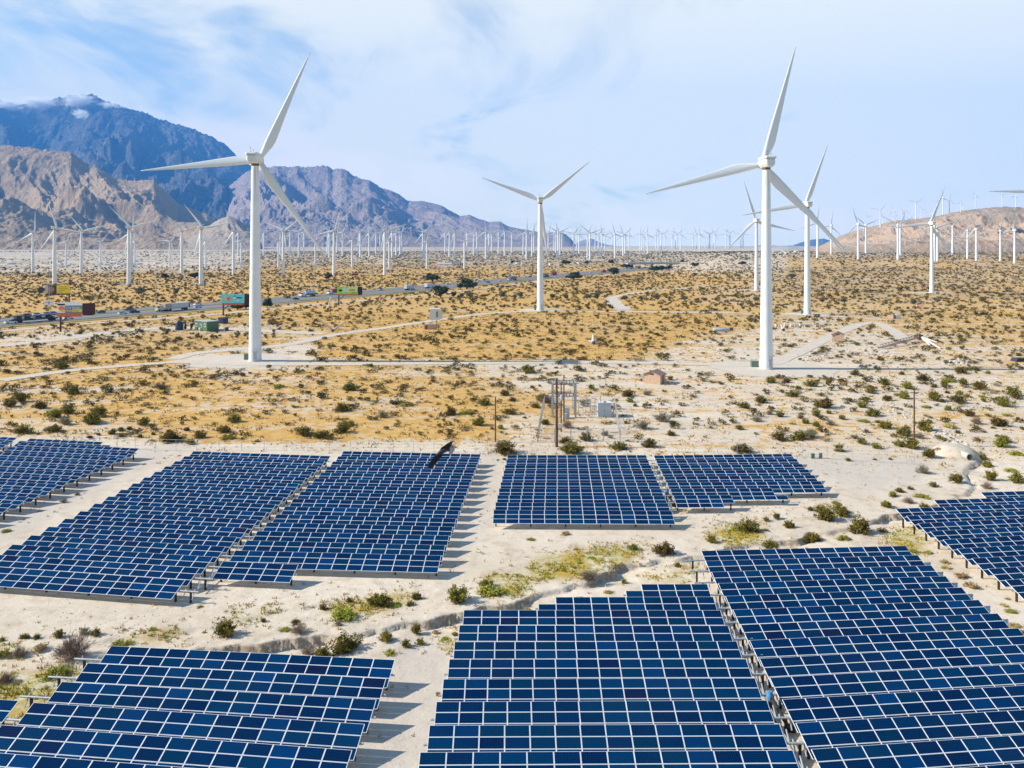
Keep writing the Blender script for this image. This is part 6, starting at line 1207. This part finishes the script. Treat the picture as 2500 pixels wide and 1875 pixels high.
bs = np.stack([cx, cy, czz-.02], -1)[:, None, :]+qr.normal(0, .28, (len(cx), 4, 3))*np.array([1, 1, 0]); dv = qr.normal(0, .16, (len(cx), 4, 3)); dv[..., 2] = qr.uniform(.12, .38, (len(cx), 4)); az = qr.uniform(0, 6.28, (len(cx), 4)); wv = np.stack([np.cos(az), np.sin(az), az*0], -1)*.14
T2 = np.stack([bs-wv, bs+wv, bs+dv+wv*.4, bs+dv-wv*.4], 2).reshape(-1, 3); T_ = np.concatenate([T_, T2]); tm_ = np.concatenate([tm_, np.repeat(qr.choice([1, 2, 3], len(cx), p=[.25, .5, .25]), 4)])
tag(link('grass', npmesh('grass', T_, np.arange(len(T_)).reshape(-1, 4), [mat('grass_lime', (.36, .34, .022), .9), mat('grass_gold', (.48, .32, .035), .9), mat('grass_straw', (.52, .38, .17), .9), mat('grass_brown', (.30, .18, .06), .9)], tm_)), 'dry straw grass and yellow green tufts over the sand', 'grass', None, 'stuff')
# ================================================================ AIR
def haze():
    m = bpy.data.materials.new('haze'); m.use_nodes = True; t = NT(m.node_tree); t.n.remove(t.n['Principled BSDF']); v = t.new('ShaderNodeVolumePrincipled'); v.inputs['Color'].default_value = (.10, .40, 1.0, 1); v.inputs['Density'].default_value = 4.6e-5; v.inputs['Anisotropy'].default_value = .0
    t.link(v.outputs[0], t.n['Material Output'].inputs['Volume'])
    o = MB().box((0, 6900, 1310), (30000, 14200, 2780)).obj('haze', m); o['kind'] = 'stuff'; o['label'] = 'thin blue air between the camera and the mountains'
def cloud(px, py, wpx, hpx, D, label, seed, dens=.014):
    c = PD(px, py, D); s = D/F; a, b = wpx*s*.5, hpx*s*.5; m = bpy.data.materials.new('cloud_vapour'); m.use_nodes = True; t = NT(m.node_tree); t.n.remove(t.n['Principled BSDF'])
    tcn = t.new('ShaderNodeTexCoord'); p = tcn.outputs['Object']; n = t.noise(t.mapping(p, (1.5, 1.5, 1.1), (seed, seed*2, 0)), 1.7, 7, .66, .8); ln = t.new('ShaderNodeVectorMath', operation='LENGTH'); t.link(p, ln.inputs[0])
    d = t.math('MULTIPLY', t.ramp(t.math('SUBTRACT', t.math('ADD', t.math('MULTIPLY', t.math('SUBTRACT', n, .5), 2.3), .62), t.math('MULTIPLY', ln.outputs['Value'], .80)), .0, .55), dens)
    v = t.new('ShaderNodeVolumePrincipled'); v.inputs['Color'].default_value = (1, 1, 1, 1); v.inputs['Anisotropy'].default_value = .2; t.link(d, v.inputs['Density']); t.link(v.outputs[0], t.n['Material Output'].inputs['Volume'])
    bm = bmesh.new(); bmesh.ops.create_icosphere(bm, subdivisions=3, radius=1); me = bpy.data.meshes.new('cloud'); bm.to_mesh(me); bm.free(); me.materials.append(m)
    o = link('cloud', me, None, c); o.scale = (a, max(a*.55, 160), b); tag(o, label, 'cloud', 'low clouds about the peak')
for i, (x, y, wd, h, D, lb) in enumerate(((30, 165, 300, 130, 12600, 'soft cloud on the crest where the dark peak meets the photo edge'), (270, 140, 330, 110, 12700, 'white cloud veiling the crest before the summit knob'), (530, 125, 300, 120, 12650, 'bright cloud wrapped round the summit knob'), (740, 165, 240, 90, 12800, 'thin cloud wisp trailing off behind the summit knob'), (545, 215, 130, 80, 11800, 'small cloud puff hanging in front of the dark face below the summit'))):
    a = V1(x, y); cloud(a[0], a[1], wd/2.765, h/2.765, D, lb, 3.3*i+1, .020)
haze()
